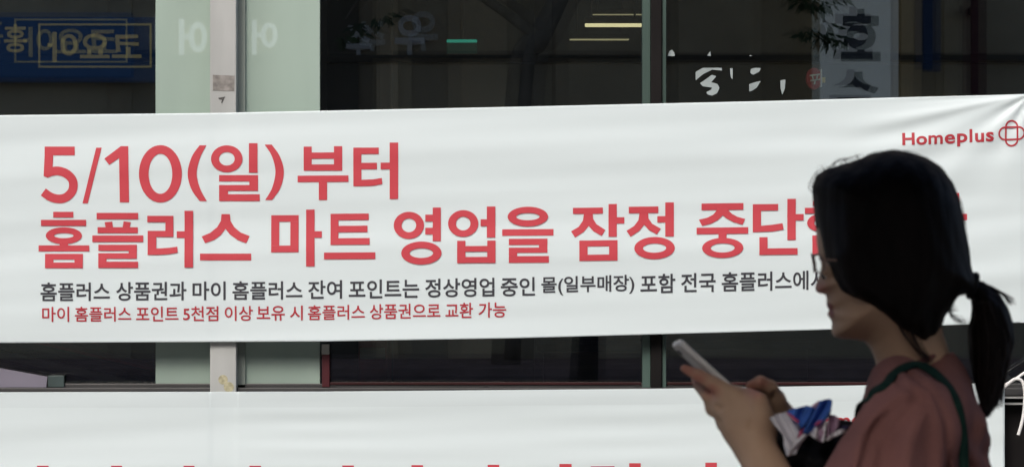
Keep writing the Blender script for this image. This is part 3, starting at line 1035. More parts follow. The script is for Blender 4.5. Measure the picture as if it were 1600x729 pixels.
# street tree on the far pavement
M['bark'] = mat('bark', (.20, .165, .12), .9, .2, .3, 6, stretch=(1, 1, .2), bump=.6, bscale=20)
M['leaf'] = mat('leaf', (.045, .075, .022), .6, .4, .45, 3)
YT = -12.2
tree = empty('street_tree', (V(812, 0, YT)[0], YT, 0), 'leaning street tree across the road, its branches mirrored in the windows', 'tree')
mb = MB()
vt = lambda px, py, dy=0: np.array(V(px, py, YT + dy))
base = np.array([vt(790, 0)[0], YT, 0.0])
trunk = catmull([base, vt(812, 130), vt(842, 60), vt(880, -20), vt(905, -120), vt(930, -260), vt(940, -420)], 6)
mb.tube(trunk, np.linspace(.17, .05, len(trunk)), 12)
limbs = []
tips = []
for pts in ([vt(880, -20), vt(990, -60, .3), vt(1110, -60, .4), vt(1200, -30, .4), vt(1262, 0, .4), vt(1290, 34, .4)],
            [vt(842, 60), vt(760, 0, -.3), vt(680, -40, -.2), vt(590, -30, 0), vt(540, 30, .2)],
            [vt(905, -120), vt(800, -220, .4), vt(700, -300, .6)], [vt(905, -120), vt(1020, -230, -.5), vt(1130, -330, -.8)],
            [vt(930, -260), vt(860, -390, -.5), vt(800, -520, -.8)], [vt(930, -260), vt(1000, -420, .6), vt(1060, -560, .8)], [vt(1110, -60, .4), vt(1240, -150, .7), vt(1340, -190, .9)],
            [vt(680, -40, -.2), vt(600, -130, -.5), vt(500, -190, -.6)]):
    c = catmull(pts, 6)
    mb.tube(c, np.linspace(.07, .012, len(c)), 8)
    tips += [c[-1], c[-3], c[len(c) * 2 // 3], c[len(c) // 2]]
mb.build('trunk', M['bark'], tree, smooth=True)
mb = MB()
r_ = random.Random(3)


def leaf(p, L, d):
    d = np.array(d); d /= np.linalg.norm(d) + 1e-9
    s_ = np.cross(d, np.array([r_.uniform(-1, 1), r_.uniform(-1, 1), r_.uniform(-.4, 1)])); s_ /= np.linalg.norm(s_) + 1e-9
    w = L * .17
    mb.add([p, p + d * L * .45 + s_ * w, p + d * L, p + d * L * .45 - s_ * w], [(0, 1, 2, 3)])


for tp in tips:
    if tp[2] < 4.6: continue
    for c_ in range(9):
        cc = tp + np.array([r_.gauss(0, .5), r_.gauss(0, .5), r_.gauss(.1, .4)])
        if cc[2] < 4.7: continue
        for k in range(55):
            p = cc + np.array([r_.gauss(0, .16), r_.gauss(0, .16), r_.gauss(0, .13)])
            leaf(p, r_.uniform(.10, .2), (r_.uniform(-1, 1), r_.uniform(-1, 1), r_.uniform(-1.2, .2)))
for px, py, n in ((1262, 2, 30), (1290, 8, 24), (1300, 58, 14), (1285, 62, 14), (1272, 52, 10), (1312, 64, 10), (1255, 45, 6), (1296, 40, 8), (1246, -14, 30), (1310, -12, 30), (560, 40, 14), (600, 26, 12), (535, 60, 12)):
    for k in range(n):
        p = vt(px + r_.gauss(0, 6), py + r_.gauss(0, 4), .4 + r_.gauss(0, .08))
        leaf(p, r_.uniform(.10, .19), (r_.uniform(-.9, 1.1), r_.uniform(-.4, .4), r_.uniform(-1.2, -.15)))
mb.build('crown', M['leaf'], tree)

# unseen roof added over camera and passer-by: what keeps her in the shade
M['canopy'] = mat('canopy_metal', (.07, .07, .072), .6, .4, .1, 3)
CAN_Y0, CAN_Y1 = 1.3, 4.75
can = empty('added_shade_roof', (0, 3.8, 0), 'unseen dark roof added over the pavement to shade the passer-by', 'canopy')
MB().box(-11, 11, CAN_Y0, CAN_Y1, 3.62, 3.78, bev=.02).build('roof', M['canopy'], can)
for x in (-10.6, -5.4, 5.4, 10.6):
    MB().box(x - .08, x + .08, CAN_Y0 + .3, CAN_Y0 + .46, 0, 3.62, bev=.01).build('pillar', M['canopy'], can)

# ------------------------------------------------------------------ the passer-by
YP = 4.0


class Field:
    """signed distance field on a grid, meshed with surface nets"""
    def __init__(self, lo, hi, h):
        self.lo = np.array(lo, float); self.h = h
        self.n = np.ceil((np.array(hi) - self.lo) / h).astype(int) + 1
        self.F = np.full(self.n, .05, np.float32)

    def sub(self, lo, hi):
        a = np.clip(np.floor((np.array(lo) - self.lo) / self.h).astype(int), 0, self.n - 1)
        b = np.clip(np.ceil((np.array(hi) - self.lo) / self.h).astype(int) + 1, 1, self.n)
        if np.any(b - a < 1): return None
        g = [self.lo[i] + self.h * np.arange(a[i], b[i]) for i in range(3)]
        X, Y_, Z = np.meshgrid(*g, indexing='ij', sparse=True)
        return tuple(slice(a[i], b[i]) for i in range(3)), X, Y_, Z

    def merge(self, sl, d, k, cut=False):
        f = self.F[sl]
        d = np.broadcast_to(d, f.shape)
        if cut:
            self.F[sl] = np.maximum(f, -d)
            return
        if k <= 0:
            self.F[sl] = np.minimum(f, d); return
        hh = np.clip(.5 + .5 * (f - d) / k, 0, 1)
        self.F[sl] = (f * (1 - hh) + d * hh - k * hh * (1 - hh)).astype(np.float32)

    def capsule(self, a, b, ra, rb, k=.01, cut=False):
        a = np.array(a, float); b = np.array(b, float)
        m = max(ra, rb) + k + 3 * self.h + .012
        s = self.sub(np.minimum(a, b) - m, np.maximum(a, b) + m)
        if s is None: return self
        sl, X, Y_, Z = s
        ab = b - a
        t = np.clip(((X - a[0]) * ab[0] + (Y_ - a[1]) * ab[1] + (Z - a[2]) * ab[2]) / (ab.dot(ab) + 1e-12), 0, 1)
        d = np.sqrt((X - a[0] - t * ab[0]) ** 2 + (Y_ - a[1] - t * ab[1]) ** 2 + (Z - a[2] - t * ab[2]) ** 2) - (ra + (rb - ra) * t)
        self.merge(sl, d, k, cut)
        return self

    def chain(self, pts, rads, k=.01, kin=.004):
        for i in range(len(pts) - 1):
            self.capsule(pts[i], pts[i + 1], rads[i], rads[i + 1], k if i == 0 else kin)
        return self

    def ellipsoid(self, c, r, k=.01, cut=False):
        c = np.array(c, float); r = np.array(r, float)
        m = k + 3 * self.h + .012
        s = self.sub(c - r - m, c + r + m)
        if s is None: return self
        sl, X, Y_, Z = s
        q = np.sqrt(((X - c[0]) / r[0]) ** 2 + ((Y_ - c[1]) / r[1]) ** 2 + ((Z - c[2]) / r[2]) ** 2)
        self.merge(sl, (q - 1) * r.min(), k, cut)
        return self

    def inflate(self, poly, yc, Wd, Rr_, k=.01, noise=None):
        """solid with the side outline poly [(x, z)]; half width Wd (number or function of x, z), edge roundness Rr_"""
        P = np.array(poly, float)
        m = .02 + 3 * self.h
        wmax = Wd if not callable(Wd) else .26
        s = self.sub((P[:, 0].min() - m, yc - wmax - m, P[:, 1].min() - m), (P[:, 0].max() + m, yc + wmax + m, P[:, 1].max() + m))
        if s is None: return self
        sl, X, Y_, Z = s
        x = X[:, 0, 0][:, None]; z = Z[0, 0, :][None]
        d2 = np.full((x.shape[0], z.shape[1]), 1e9)
        inside = np.zeros(d2.shape, bool)
        n = len(P)
        for i in range(n):
            a, b = P[i], P[(i + 1) % n]
            e = b - a
            t = np.clip(((x - a[0]) * e[0] + (z - a[1]) * e[1]) / (e.dot(e) + 1e-14), 0, 1)
            d2 = np.minimum(d2, (x - a[0] - t * e[0]) ** 2 + (z - a[1] - t * e[1]) ** 2)
            c = ((a[1] > z) != (b[1] > z))
            with np.errstate(divide='ignore', invalid='ignore'):
                xi = a[0] + (z - a[1]) / (e[1] if abs(e[1]) > 1e-12 else 1e-12) * e[0]
            inside ^= c & (x < xi)
        d2 = np.sqrt(d2) * np.where(inside, -1, 1)
        w = Wd(x, z) if callable(Wd) else np.full(d2.shape, Wd)
        Rr_ = Rr_(x, z) if callable(Rr_) else np.full(d2.shape, Rr_)
        u = np.maximum(0, 1 + d2 / Rr_)[:, None, :]
        v = (Y_ - yc) / w[:, None, :]
        f = (np.sqrt(u * u + v * v) - 1) * np.minimum(Rr_, w)[:, None, :]
        if noise is not None: f = f + noise(X, Y_, Z)
        self.merge(sl, f.astype(np.float32), k)
        return self

    def smooth(self, it=1):
        for _ in range(it):
            for ax in range(3):
                G = self.F
                p = np.concatenate([G.take([0], ax), G, G.take([-1], ax)], ax)
                n = G.shape[ax]
                self.F = .25 * p.take(range(0, n), ax) + .5 * G + .25 * p.take(range(2, n + 2), ax)
        return self

    def mesh(self, name):
        F = self.F
        S = F < 0
        c = [(i, j, k) for i in (0, 1) for j in (0, 1) for k in (0, 1)]
        sh = tuple(q - 1 for q in F.shape)
        cnt = np.zeros(sh, np.int8)
        for (i, j, k) in c:
            cnt += S[i:i + sh[0], j:j + sh[1], k:k + sh[2]]
        act = (cnt > 0) & (cnt < 8)
        I = np.argwhere(act)
        val = np.stack([F[I[:, 0] + i, I[:, 1] + j, I[:, 2] + k] for (i, j, k) in c], -1)
        pos = np.zeros((len(I), 3)); num = np.zeros(len(I))
        ca = np.array(c, float)
        for a in range(8):
            for b in range(a + 1, 8):
                if np.abs(ca[a] - ca[b]).sum() != 1: continue
                cr = (val[:, a] < 0) != (val[:, b] < 0)
                den = np.where(cr, val[:, a] - val[:, b], 1)
                t = np.where(cr, val[:, a] / den, 0)
                pos += cr[:, None] * (ca[a] + t[:, None] * (ca[b] - ca[a]))
                num += cr
        pos = pos / num[:, None] + I
        pos = self.lo + pos * self.h
        idx = np.full(sh, -1, np.int64)
        idx[act] = np.arange(len(I))
        quads = []
        for ax in range(3):
            o1, o2 = [(1, 2), (2, 0), (0, 1)][ax]
            A = S.take(range(0, F.shape[ax] - 1), ax); B = S.take(range(1, F.shape[ax]), ax)
            E_ = np.argwhere(A != B)
            E_ = E_[(E_[:, o1] > 0) & (E_[:, o2] > 0) & (E_[:, o1] < sh[o1]) & (E_[:, o2] < sh[o2])]
            a_in = A[tuple(E_.T)]
            q = []
            for (p, r) in ((1, 1), (0, 1), (0, 0), (1, 0)):
                C = E_.copy(); C[:, o1] -= p; C[:, o2] -= r
                q.append(idx[tuple(C.T)])
            q = np.stack(q, -1)
            q[~a_in] = q[~a_in][:, ::-1]
            quads.append(q)
        q = np.concatenate(quads)
        q = q[(q >= 0).all(1)]
        me = bpy.data.meshes.new(name)
        me.from_pydata(pos.tolist(), [], q.tolist())
        me.update()
        return me, pos


def px2(pts, Y=YP):
    return [((x - 800) * Y / F_PX, CAM_Z - (y - 364.5) * Y / F_PX) for x, y in pts]


def sm(pts, n=5, closed=True):
    return [tuple(p) for p in catmull(pts, n, closed)]


M['skin'] = mat('skin', (.54, .365, .25), .55, .35, .07, 14, bump=.03, bscale=150)
_nt = M['skin'].node_tree
_b = _nt.nodes['Principled BSDF']
_src = _b.inputs['Base Color'].links[0].from_socket
_at = _nt.nodes.new('ShaderNodeAttribute'); _at.attribute_name = 'blush'
_mx = _nt.nodes.new('ShaderNodeMix'); _mx.data_type = 'RGBA'
_mx.inputs[7].default_value = (.46, .20, .15, 1)
_nt.links.new(_src, _mx.inputs[6])
_nt.links.new(_at.outputs['Fac'], _mx.inputs['Factor'])
_nt.links.new(_mx.outputs[2], _b.inputs['Base Color'])
M['lips'] = mat('lips', (.30, .12, .10), .45, .4, .05, 30)
M['hair'] = mat('hair', (.006, .0045, .0045), .55, .12, .4, 60, stretch=(1, 1, .08), bump=.2, bscale=120, bstretch=(1, 1, .06))
M['strand'] = mat('hair_strand', (.016, .009, .008), .5, .25)
M['shirt'] = mat('rose_cotton', (.25, .118, .110), .9, .15, .10, 10, bump=.25, bscale=260)
M['trousers'] = mat('dark_cotton', (.03, .03, .035), .9, .2, .15, 30)
M['shoe'] = mat('white_shoe', (.55, .55, .54), .6, .4, .06, 30)
M['strap'] = mat('green_webbing', (.007, .031, .025), .8, .2, .15, 80, bump=.3, bscale=300)
M['eye_white'] = mat('eye_white', (.7, .7, .68), .2, .5)
M['eye_dark'] = mat('eye_dark', (.02, .012, .01), .15, .5)

who = empty('person', (0.48, YP, 0), 'woman in a dusty rose shirt with a black ponytail looking down at a phone', 'person')

# outline of face and neck read off the photograph
face = [(1283, 300), (1276, 340), (1276, 375), (1279, 398), (1283.5, 411), (1283, 420), (1280.5, 429), (1277.5, 438), (1274.2, 446), (1273.8, 452), (1277, 457), (1283, 458.5), (1290, 459), (1291.8, 464),
        (1292.6, 469), (1291.2, 473.5), (1291, 478), (1294, 480.5), (1301, 482), (1295, 484.5), (1293.2, 489), (1294, 494), (1297.5, 498), (1300.5, 502), (1299.5, 508), (1299, 515), (1300.5, 522), (1305, 527), (1315, 529),
        (1334, 530), (1350, 532.5), (1358, 540), (1364, 552), (1370, 566), (1374, 582), (1385, 610), (1470, 610), (1478, 560), (1474, 530), (1470, 500), (1478, 470), (1492, 440), (1495, 380), (1485, 320), (1455, 275), (1400, 258), (1340, 268), (1300, 285)]
face = px2(face)


def face_w(x, z):
    # half width of head and neck: cheeks 70 mm, narrowing to the neck
    zj = CAM_Z - (535 - 364.5) / 1300
    t = np.clip((z - (zj - .02)) / .05, 0, 1)
    t = t * t * (3 - 2 * t)
    jaw = .052 + .020 * np.clip((z - zj) / .07, 0, 1)
    return .050 * (1 - t) + jaw * t + 0 * x


H_BODY = .0035
bf = Field((.10, 3.70, -.02), (.64, 4.30, 1.62), H_BODY)
bf.inflate(face, YP, face_w, .058, 0)
q3 = lambda px, py, Y: np.array(W(px, py, Y))
# ears
for s_ in (-1, 1):
    bf.ellipsoid(q3(1396, 425, YP + s_ * .065), (.016, .008, .028), .006)
    bf.ellipsoid(q3(1393, 424, YP + s_ * .074), (.008, .006, .016), .0, cut=True)
    # eye sockets
    bf.ellipsoid(q3(1291, 424, YP + s_ * .036), (.008, .014, .008), .0, cut=True)
    bf.ellipsoid(q3(1299, 423.6, YP + s_ * .034), (.0120, .0125, .0112), .002)
# trunk under the shirt
torso = px2([(1380, 580), (1366, 640), (1350, 700), (1345, 800), (1352, 900), (1345, 1000), (1335, 1090), (1345, 1180), (1430, 1210), (1520, 1190), (1535, 1090), (1520, 980), (1522, 850), (1530, 740), (1520, 650), (1500, 590), (1470, 550), (1420, 560)])
tw = lambda x, z: np.interp(z, [.80, .90, 1.02, 1.10, 1.22, 1.29, 1.335, 1.37], [.15, .16, .13, .125, .145, .15, .09, .05]) + 0 * x
bf.inflate(torso, YP, tw, .085, .02)
SH_N, SH_F = q3(1424, 655, 3.842), q3(1424, 655, 4.158)
EL_N, EL_F = q3(1318, 968, 3.80), np.array(W(1318, 968, 4.20))
WR_N, WR_F = q3(1176, 690, 3.935), q3(1222, 690, 4.045)
for S_, E_, W_ in ((SH_N, EL_N, WR_N), (SH_F, EL_F, WR_F)):
    bf.capsule(S_, E_, .043, .036, .03)
    mid = E_ + (W_ - E_) * .3
    bf.capsule(E_, mid, .036, .036, .01)
    bf.capsule(mid, W_, .036, .0235, .01)
# legs
for s_ in (-1, 1):
    hp = np.array([.485, YP + s_ * .085, .86]); kn = np.array([.470 + s_ * .03, YP + s_ * .085, .46]); an = np.array([.495 + s_ * .05, YP + s_ * .085, .08])
    bf.capsule(hp, kn, .075, .052, .03); bf.capsule(kn, an, .052, .036, .02)
    bf.capsule(an + (0, 0, -.045), an + (-.15, 0, -.055), .03, .022, .02)


# near (left) hand: palm behind the phone, forefinger laid along its back
def hp_(px, py, dy): return q3(px, py, YP + dy)


# palm and back of the hand
bf.chain([WR_N, hp_(1160, 664, -.055), hp_(1140, 634, -.045)], [.0225, .0245, .0215], .012, .010)
bf.chain([hp_(1184, 690, -.055), hp_(1186, 660, -.062), hp_(1176, 636, -.060)], [.0195, .0195, .017], .012, .010)
bf.capsule(hp_(1160, 652, -.035), hp_(1152, 630, -.022), .019, .016, .012)
bf.capsule(hp_(1160, 636, -.052), hp_(1143, 619, -.050), .016, .0135, .008)
# forefinger: straight along the back of the phone, tip at upper left
bf.chain([hp_(1146, 620, -.052), hp_(1117, 600, -.050), hp_(1092, 585.5, -.047), hp_(1069, 575, -.044)], [.0120, .0094, .0078, .0052], .004, .001)
# middle, ring and little finger, curled one below the other round the far side
bf.chain([hp_(1134, 632, -.044), hp_(1108, 618, -.034), hp_(1093, 600, -.018), hp_(1087, 586, .000)], [.0108, .0094, .0082, .0064], .004, .001)
bf.chain([hp_(1136, 648, -.044), hp_(1113.5, 638, -.034), hp_(1108, 620, -.014), hp_(1107, 604, .004)], [.0104, .0093, .0080, .0064], .004, .001)
bf.chain([hp_(1146, 670, -.044), hp_(1131, 664, -.034), hp_(1124, 648, -.014), hp_(1122, 632, .002)], [.0098, .0086, .0074, .0060], .004, .001)
# thumb: leaves the side of the palm, bent, its tip on the edge of the phone
bf.chain([hp_(1184, 672, -.066), hp_(1191, 645, -.078), hp_(1187, 626, -.080)], [.0170, .0120, .0104], .008, .003)
bf.chain([hp_(1187, 626, -.080), hp_(1172, 617, -.052), hp_(1150, 608.5, -.036)], [.0104, .0082, .0062], .001, .001)
# far (right) hand: thumb arched over the phone, fingers behind it
bf.chain([WR_F, hp_(1216, 660, .050), hp_(1204, 634, .042)], [.022, .0235, .0205], .012, .010)
bf.chain([hp_(1219, 650, .020), hp_(1213, 624, .004), hp_(1202, 606, -.008), hp_(1188, 598, -.014), hp_(1173, 603, -.012)], [.0150, .0115, .0100, .0090, .0066], .008, .003)
for k, (a_, b_, c_) in enumerate((((1196, 630, .050), (1170, 622, .048), (1150, 612, .030)), ((1198, 642, .052), (1170, 638, .050), (1146, 628, .028)), ((1202, 654, .050), (1176, 652, .048), (1150, 644, .026)), ((1206, 666, .044), (1184, 666, .042), (1160, 658, .024)))):
    bf.chain([hp_(*a_), hp_(*b_), hp_(*c_)], [.0110, .0092, .0070 - .0003 * k], .006, .002)
for a_, b_, r0 in (((1094, 594, -.060), (1124, 613, -.062), .0050), ((1103, 628, -.050), (1128, 638, -.062), .0046), ((1112, 652, -.052), (1136, 660, -.062), .0044),
                   ((1164, 612, -.075), (1177, 626, -.092), .0055), ((1206, 611, -.014), (1212, 630, -.008), .0025), ((1176, 644, -.088), (1170, 668, -.082), .0030)):
    bf.capsule(hp_(*a_), hp_(*b_), r0, r0 * .6, 0, cut=True)
me, pos = bf.mesh('body')
body = link('body', me, [M['skin'], M['lips']], who, smooth=True)
# lips are the two small bulges between nose and chin
ppx = 800 + pos[:, 0] * F_PX / YP; ppy = 364.5 - (pos[:, 2] - CAM_Z) * F_PX / YP
lipv = (ppx < 1302) & (ppy > 471) & (ppy < 496) & (np.abs(pos[:, 1] - YP) < .024)
fl = np.zeros(len(me.polygons), np.int32)
vi = np.zeros(len(me.polygons) * 4, np.int64)
me.polygons.foreach_get('vertices', vi)
fl[lipv[vi.reshape(-1, 4)].all(1)] = 1
me.polygons.foreach_set('material_index', fl)
# redder skin at finger tips, knuckles, nose and ear
bl = np.zeros(len(pos))
for cx_, cy_, rr_ in ((1069, 575, 17), (1087, 588, 14), (1107, 606, 12), (1173, 603, 14), (1188, 597, 12), (1277, 452, 13), (1396, 425, 22)):
    bl = np.maximum(bl, np.exp(-((ppx - cx_) ** 2 + (ppy - cy_) ** 2) / (rr_ * rr_)))
at_ = me.attributes.new('blush', 'FLOAT', 'POINT')
at_.data.foreach_set('value', bl.astype(np.float32))


def uv_ball(c, r, m, name, parent, nu=16, nv=12):
    mb = MB()
    vs_, fs = [], []
    for j in range(1, nv):
        for i in range(nu):
            a, b = 2 * math.pi * i / nu, math.pi * j / nv
            vs_.append((c[0] + r[0] * math.cos(a) * math.sin(b), c[1] + r[1] * math.sin(a) * math.sin(b), c[2] + r[2] * math.cos(b)))
    for j in range(nv - 2):
        for i in range(nu):
            fs.append((j * nu + i, (j + 1) * nu + i, (j + 1) * nu + (i + 1) % nu, j * nu + (i + 1) % nu))
    vs_ += [(c[0], c[1], c[2] + r[2]), (c[0], c[1], c[2] - r[2])]
    t_, b_ = len(vs_) - 2, len(vs_) - 1
    for i in range(nu):
        fs.append((t_, i, (i + 1) % nu)); fs.append((b_, (nv - 2) * nu + (i + 1) % nu, (nv - 2) * nu + i))
    mb.add(vs_, fs)
    return mb.build(name, m, parent, smooth=True)


for s_ in (-1, 1):
    c = q3(1297.5, 425, YP + s_ * .034)
    ey = uv_ball(c, (.0105, .0105, .0100), M['eye_white'], 'eye', who)
    lash = MB().tube(catmull([q3(1290.5 + 40 * abs(e) , 427.5, YP + s_ * (.034 + e)) for e in (-.011, -.005, .0, .005, .011)], 3), .0008, 5).build('eyelash', M['eye_dark'], who)
    uv_ball(c + np.array([-.0070, 0, -.0035]), (.0042, .0050, .0050), M['eye_dark'], 'iris', ey)

# --- hair: cap with the outline of the photograph, ponytail, loose strands
cap = [(1271, 312), (1270, 290), (1276, 274), (1292, 263), (1320, 256), (1342, 248), (1366, 239), (1394, 235.5), (1422, 238), (1447, 247), (1468, 261), (1486, 284), (1500, 316), (1507, 350), (1512, 386), (1516, 416),
       (1523, 436), (1519, 456), (1506, 460), (1498, 461), (1491, 471), (1484, 483), (1475, 494), (1470, 512), (1466, 528), (1452, 543), (1440, 553), (1428, 546), (1402, 524), (1375, 503), (1345, 483), (1320, 470), (1304, 455), (1294, 438), (1287, 416), (1281, 386), (1275, 352)]
px_cap = [c for c in cap]
cap = px2(cap)
hw = lambda x, z: np.interp(z, [1.36, 1.40, 1.44, 1.50, 1.56, 1.60], [.062, .076, .085, .087, .084, .080]) + 0 * x
hn = lambda X, Y_, Z: .0006 * np.sin(X * 210 + 40 * Z + 3 * np.sin(Z * 30)) * np.cos(Y_ * 140 + 9 * Z)
hf = Field((.34, 3.88, 1.34), (.58, 4.12, 1.62), .003)
def hr(x, z):
    fr = np.clip((.500 - x) / .03, 0, 1) * np.clip((1.535 - z) / .06, 0, 1)
    return .070 - .046 * fr


hf.inflate(cap, YP, hw, hr, 0, noise=hn)
# open the face side: cut the middle of the curtain in front of the face
zc = CAM_Z - (430 - 364.5) / 1300
hf.capsule((W(1268, 420, YP)[0] - .02, YP, W(0, 405, YP)[2]), (W(1300, 480, YP)[0] - .02, YP, W(0, 500, YP)[2]), .040, .040, 0, cut=True)
me, _ = hf.mesh('hair')
hair = link('hair', me, M['hair'], who, smooth=True)
tail = [(1516, 437), (1528, 436), (1546, 446), (1562, 460), (1575, 480), (1583, 505), (1585, 530), (1580, 556), (1573, 582), (1568, 606), (1561, 626), (1552, 643), (1541, 652), (1534, 645), (1529, 628), (1524, 606), (1519, 578),
        (1514, 548), (1512, 522), (1516, 500), (1519, 478), (1517, 464), (1513, 450)]
tf = Field((.53, 3.93, 1.25), (.63, 4.07, 1.47), .0025)
tn = lambda X, Y_, Z: .0006 * np.sin(X * 420 + 12 * np.sin(Z * 14)) + .0006 * np.sin(Y_ * 500 + 30 * Z)
tf.inflate(px2(tail), YP, lambda x, z: np.interp(z, [1.28, 1.33, 1.42, 1.45], [.012, .030, .034, .016]) + 0 * x, .028, 0, noise=tn)
me, _ = tf.mesh('ponytail')
link('ponytail', me, M['hair'], who, smooth=True)
# hair band
mb = MB()
c = q3(1520, 446, YP)
ring = [c + np.array([.003 * math.cos(a_) * 0 + .004 * math.sin(a_), .017 * math.cos(a_), .0125 * math.sin(a_)]) for a_ in np.linspace(0, 2 * math.pi, 25)]
mb.tube(ring, .0042, 8)
mb.build('hair_band', mat('hair_band', (.012, .012, .014), .8), who, smooth=True)
# strands
mb = MB()
rs = random.Random(11)


def strand(pts, rad=.00035, y0=0.0, spread=.0, n=6):
    c = catmull([q3(px, py, YP + y0 + rs.gauss(0, spread)) for px, py in pts], n)
    mb.tube(c, list(np.linspace(rad, rad * .35, len(c))), 4)


for k in range(36):      # flyaways on the forehead side and crown
    a = rs.random()
    bx, by = [(1274, 300), (1278, 280), (1290, 268), (1306, 262), (1325, 258), (1342, 250)][int(a * 6)]
    L = rs.uniform(8, 26)
    dx = rs.uniform(-.9, .5)
    strand([(bx + 8, by + 8), (bx - 2 + dx * 2, by - 4), (bx + dx * L * .5, by - L * .45), (bx + dx * L * .9 + rs.uniform(-4, 8), by - L * .35 + rs.uniform(-4, 8))], .00026, rs.uniform(-.05, .05), .004)
for p in ([(1276, 300), (1268, 288), (1272, 272), (1284, 264), (1292, 268)], [(1280, 285), (1274, 276), (1279, 266), (1289, 264), (1290, 274)], [(1285, 275), (1296, 262), (1312, 252), (1328, 249), (1342, 252)],
          [(1296, 266), (1306, 254), (1322, 247), (1340, 249)], [(1275, 305), (1266, 296), (1265, 284), (1272, 276)], [(1308, 262), (1316, 252), (1330, 246), (1344, 243)]):
    for j in range(3):
        strand([(x + rs.gauss(0, 1.2), y + rs.gauss(0, 1.2)) for x, y in p], .00028, rs.uniform(-.03, .03), .003)
for k in range(46):      # outer contour of the head
    i = rs.randrange(5, 16)
    P0 = np.array(px_cap[i]) + 0
    P1 = np.array(px_cap[i + 1]); P2 = np.array(px_cap[min(i + 2, 17)])
    o_ = rs.uniform(-.5, 2.6)
    d = (P2 - P0).astype(float); d /= np.linalg.norm(d); nr = np.array([d[1], -d[0]])
    strand([P0 - nr * 3, P1 + nr * o_, P2 + nr * o_ * rs.uniform(-.8, 1)], .0004, rs.uniform(-.03, .03), .006)
for k in range(34):      # wisps from the band and the top of the tail
    e = rs.uniform(-6, 8)
    strand([(1522, 440), (1545, 446 + e * .2), (1566, 458 + e * .4), (1580 + rs.uniform(-5, 8), 470 + e)], .0005, rs.uniform(-.012, .012), .004)
for k in range(170):      # the tail's sides and brush-like end
    t = rs.random()
    x0 = 1522 + t * 52
    strand([(1520 + t * 40, 470), (x0 + 6, 530), (1528 + t * 44, 590), (1531 + t * 34 + rs.uniform(-3, 3), 620 + 14 * (1 - t)), (1535 + t * 30 + rs.uniform(-5, 5), 653 - t * 30 + rs.uniform(-14, 10))], .0006, rs.uniform(-.03, .03), .006)
for k in range(22):      # nape wisps below the band
    strand([(1500 - rs.uniform(0, 24), 470 + rs.uniform(0, 18)), (1484, 488 + rs.uniform(-3, 4)), (1497 + rs.uniform(-6, 6), 494 + rs.uniform(-2, 10)), (1512 + rs.uniform(-8, 4), 506 + rs.uniform(-8, 10))], .00035, rs.uniform(-.03, .03), .005)
for k in range(30):      # long side lock from the ear to the collar
    e = rs.uniform(0, 30)
    strand([(1392 + e, 470), (1404 + e, 510), (1426 + e * .6, 542), (1448 + e * .4, 560 + rs.uniform(-4, 8))], .0005, -.055 - rs.uniform(0, .012), .003)
mb.build('hair_strands', M['strand'], who, smooth=True)

# --- shirt
shirt_o = [(1374, 583), (1369, 592), (1358, 620), (1343, 655), (1330, 700), (1322, 760), (1318, 830), (1322, 930), (1326, 1010), (1330, 1075), (1450, 1085), (1545, 1070), (1542, 980), (1543, 900), (1546, 820), (1542, 740), (1538, 692), (1530, 645), (1519, 597),
           (1506, 570), (1492, 552), (1474, 538), (1450, 546), (1420, 560), (1395, 572)]
sw_ = lambda x, z: np.interp(z, [.93, 1.00, 1.10, 1.22, 1.275, 1.305, 1.33, 1.36, 1.39], [.165, .150, .148, .165, .170, .150, .105, .066, .050]) + 0 * x


def folds(X, Y_, Z):
    u = X * .55 + Z * .83
    return .0036 * np.sin(u * 95 + 2.5 * np.sin(Z * 21) + Y_ * 30) * np.clip((1.36 - Z) / .08, 0, 1) + .0020 * np.sin((X * .9 - Z * .5) * 160 + Y_ * 60) * np.clip((1.34 - Z) / .08, 0, 1)


sf = Field((.26, 3.70, .90), (.64, 4.30, 1.40), .004)
sf.inflate(px2(shirt_o), YP, sw_, .080, 0, noise=folds)
for S_, E_ in ((SH_N, EL_N), (SH_F, EL_F)):
    c1 = S_ + (E_ - S_) * .34 + np.array([-.012, 0, 0]); c2 = S_ + (E_ - S_) * .74 + np.array([-.018, 0, 0])
    sf.capsule(S_ + (.004, 0, -.006), c1, .050, .066, .03)
    sf.capsule(c1, c2, .066, .070, .01)
for sg, S_ in ((-1, SH_N), (1, SH_F)):
    sf.capsule(q3(1404, 602, YP + sg * .07), S_ + (.0, 0, -.004), .036, .050, .025)
    sf.capsule(q3(1384, 640, YP + sg * .09), S_ + (-.01, 0, -.01), .022, .048, .02)
# sleeve folds
sl, X, Y_, Z = sf.sub((.26, 3.70, 1.05), (.56, 3.93, 1.33))
u = X * .90 - Z * .30
F_ = sf.F[sl]
sf.F[sl] = F_ + .0036 * np.sin((X * .92 + Z * .40) * 120 + 3 * np.sin(Z * 17)) * np.clip((1.32 - Z) / .06, 0, 1)
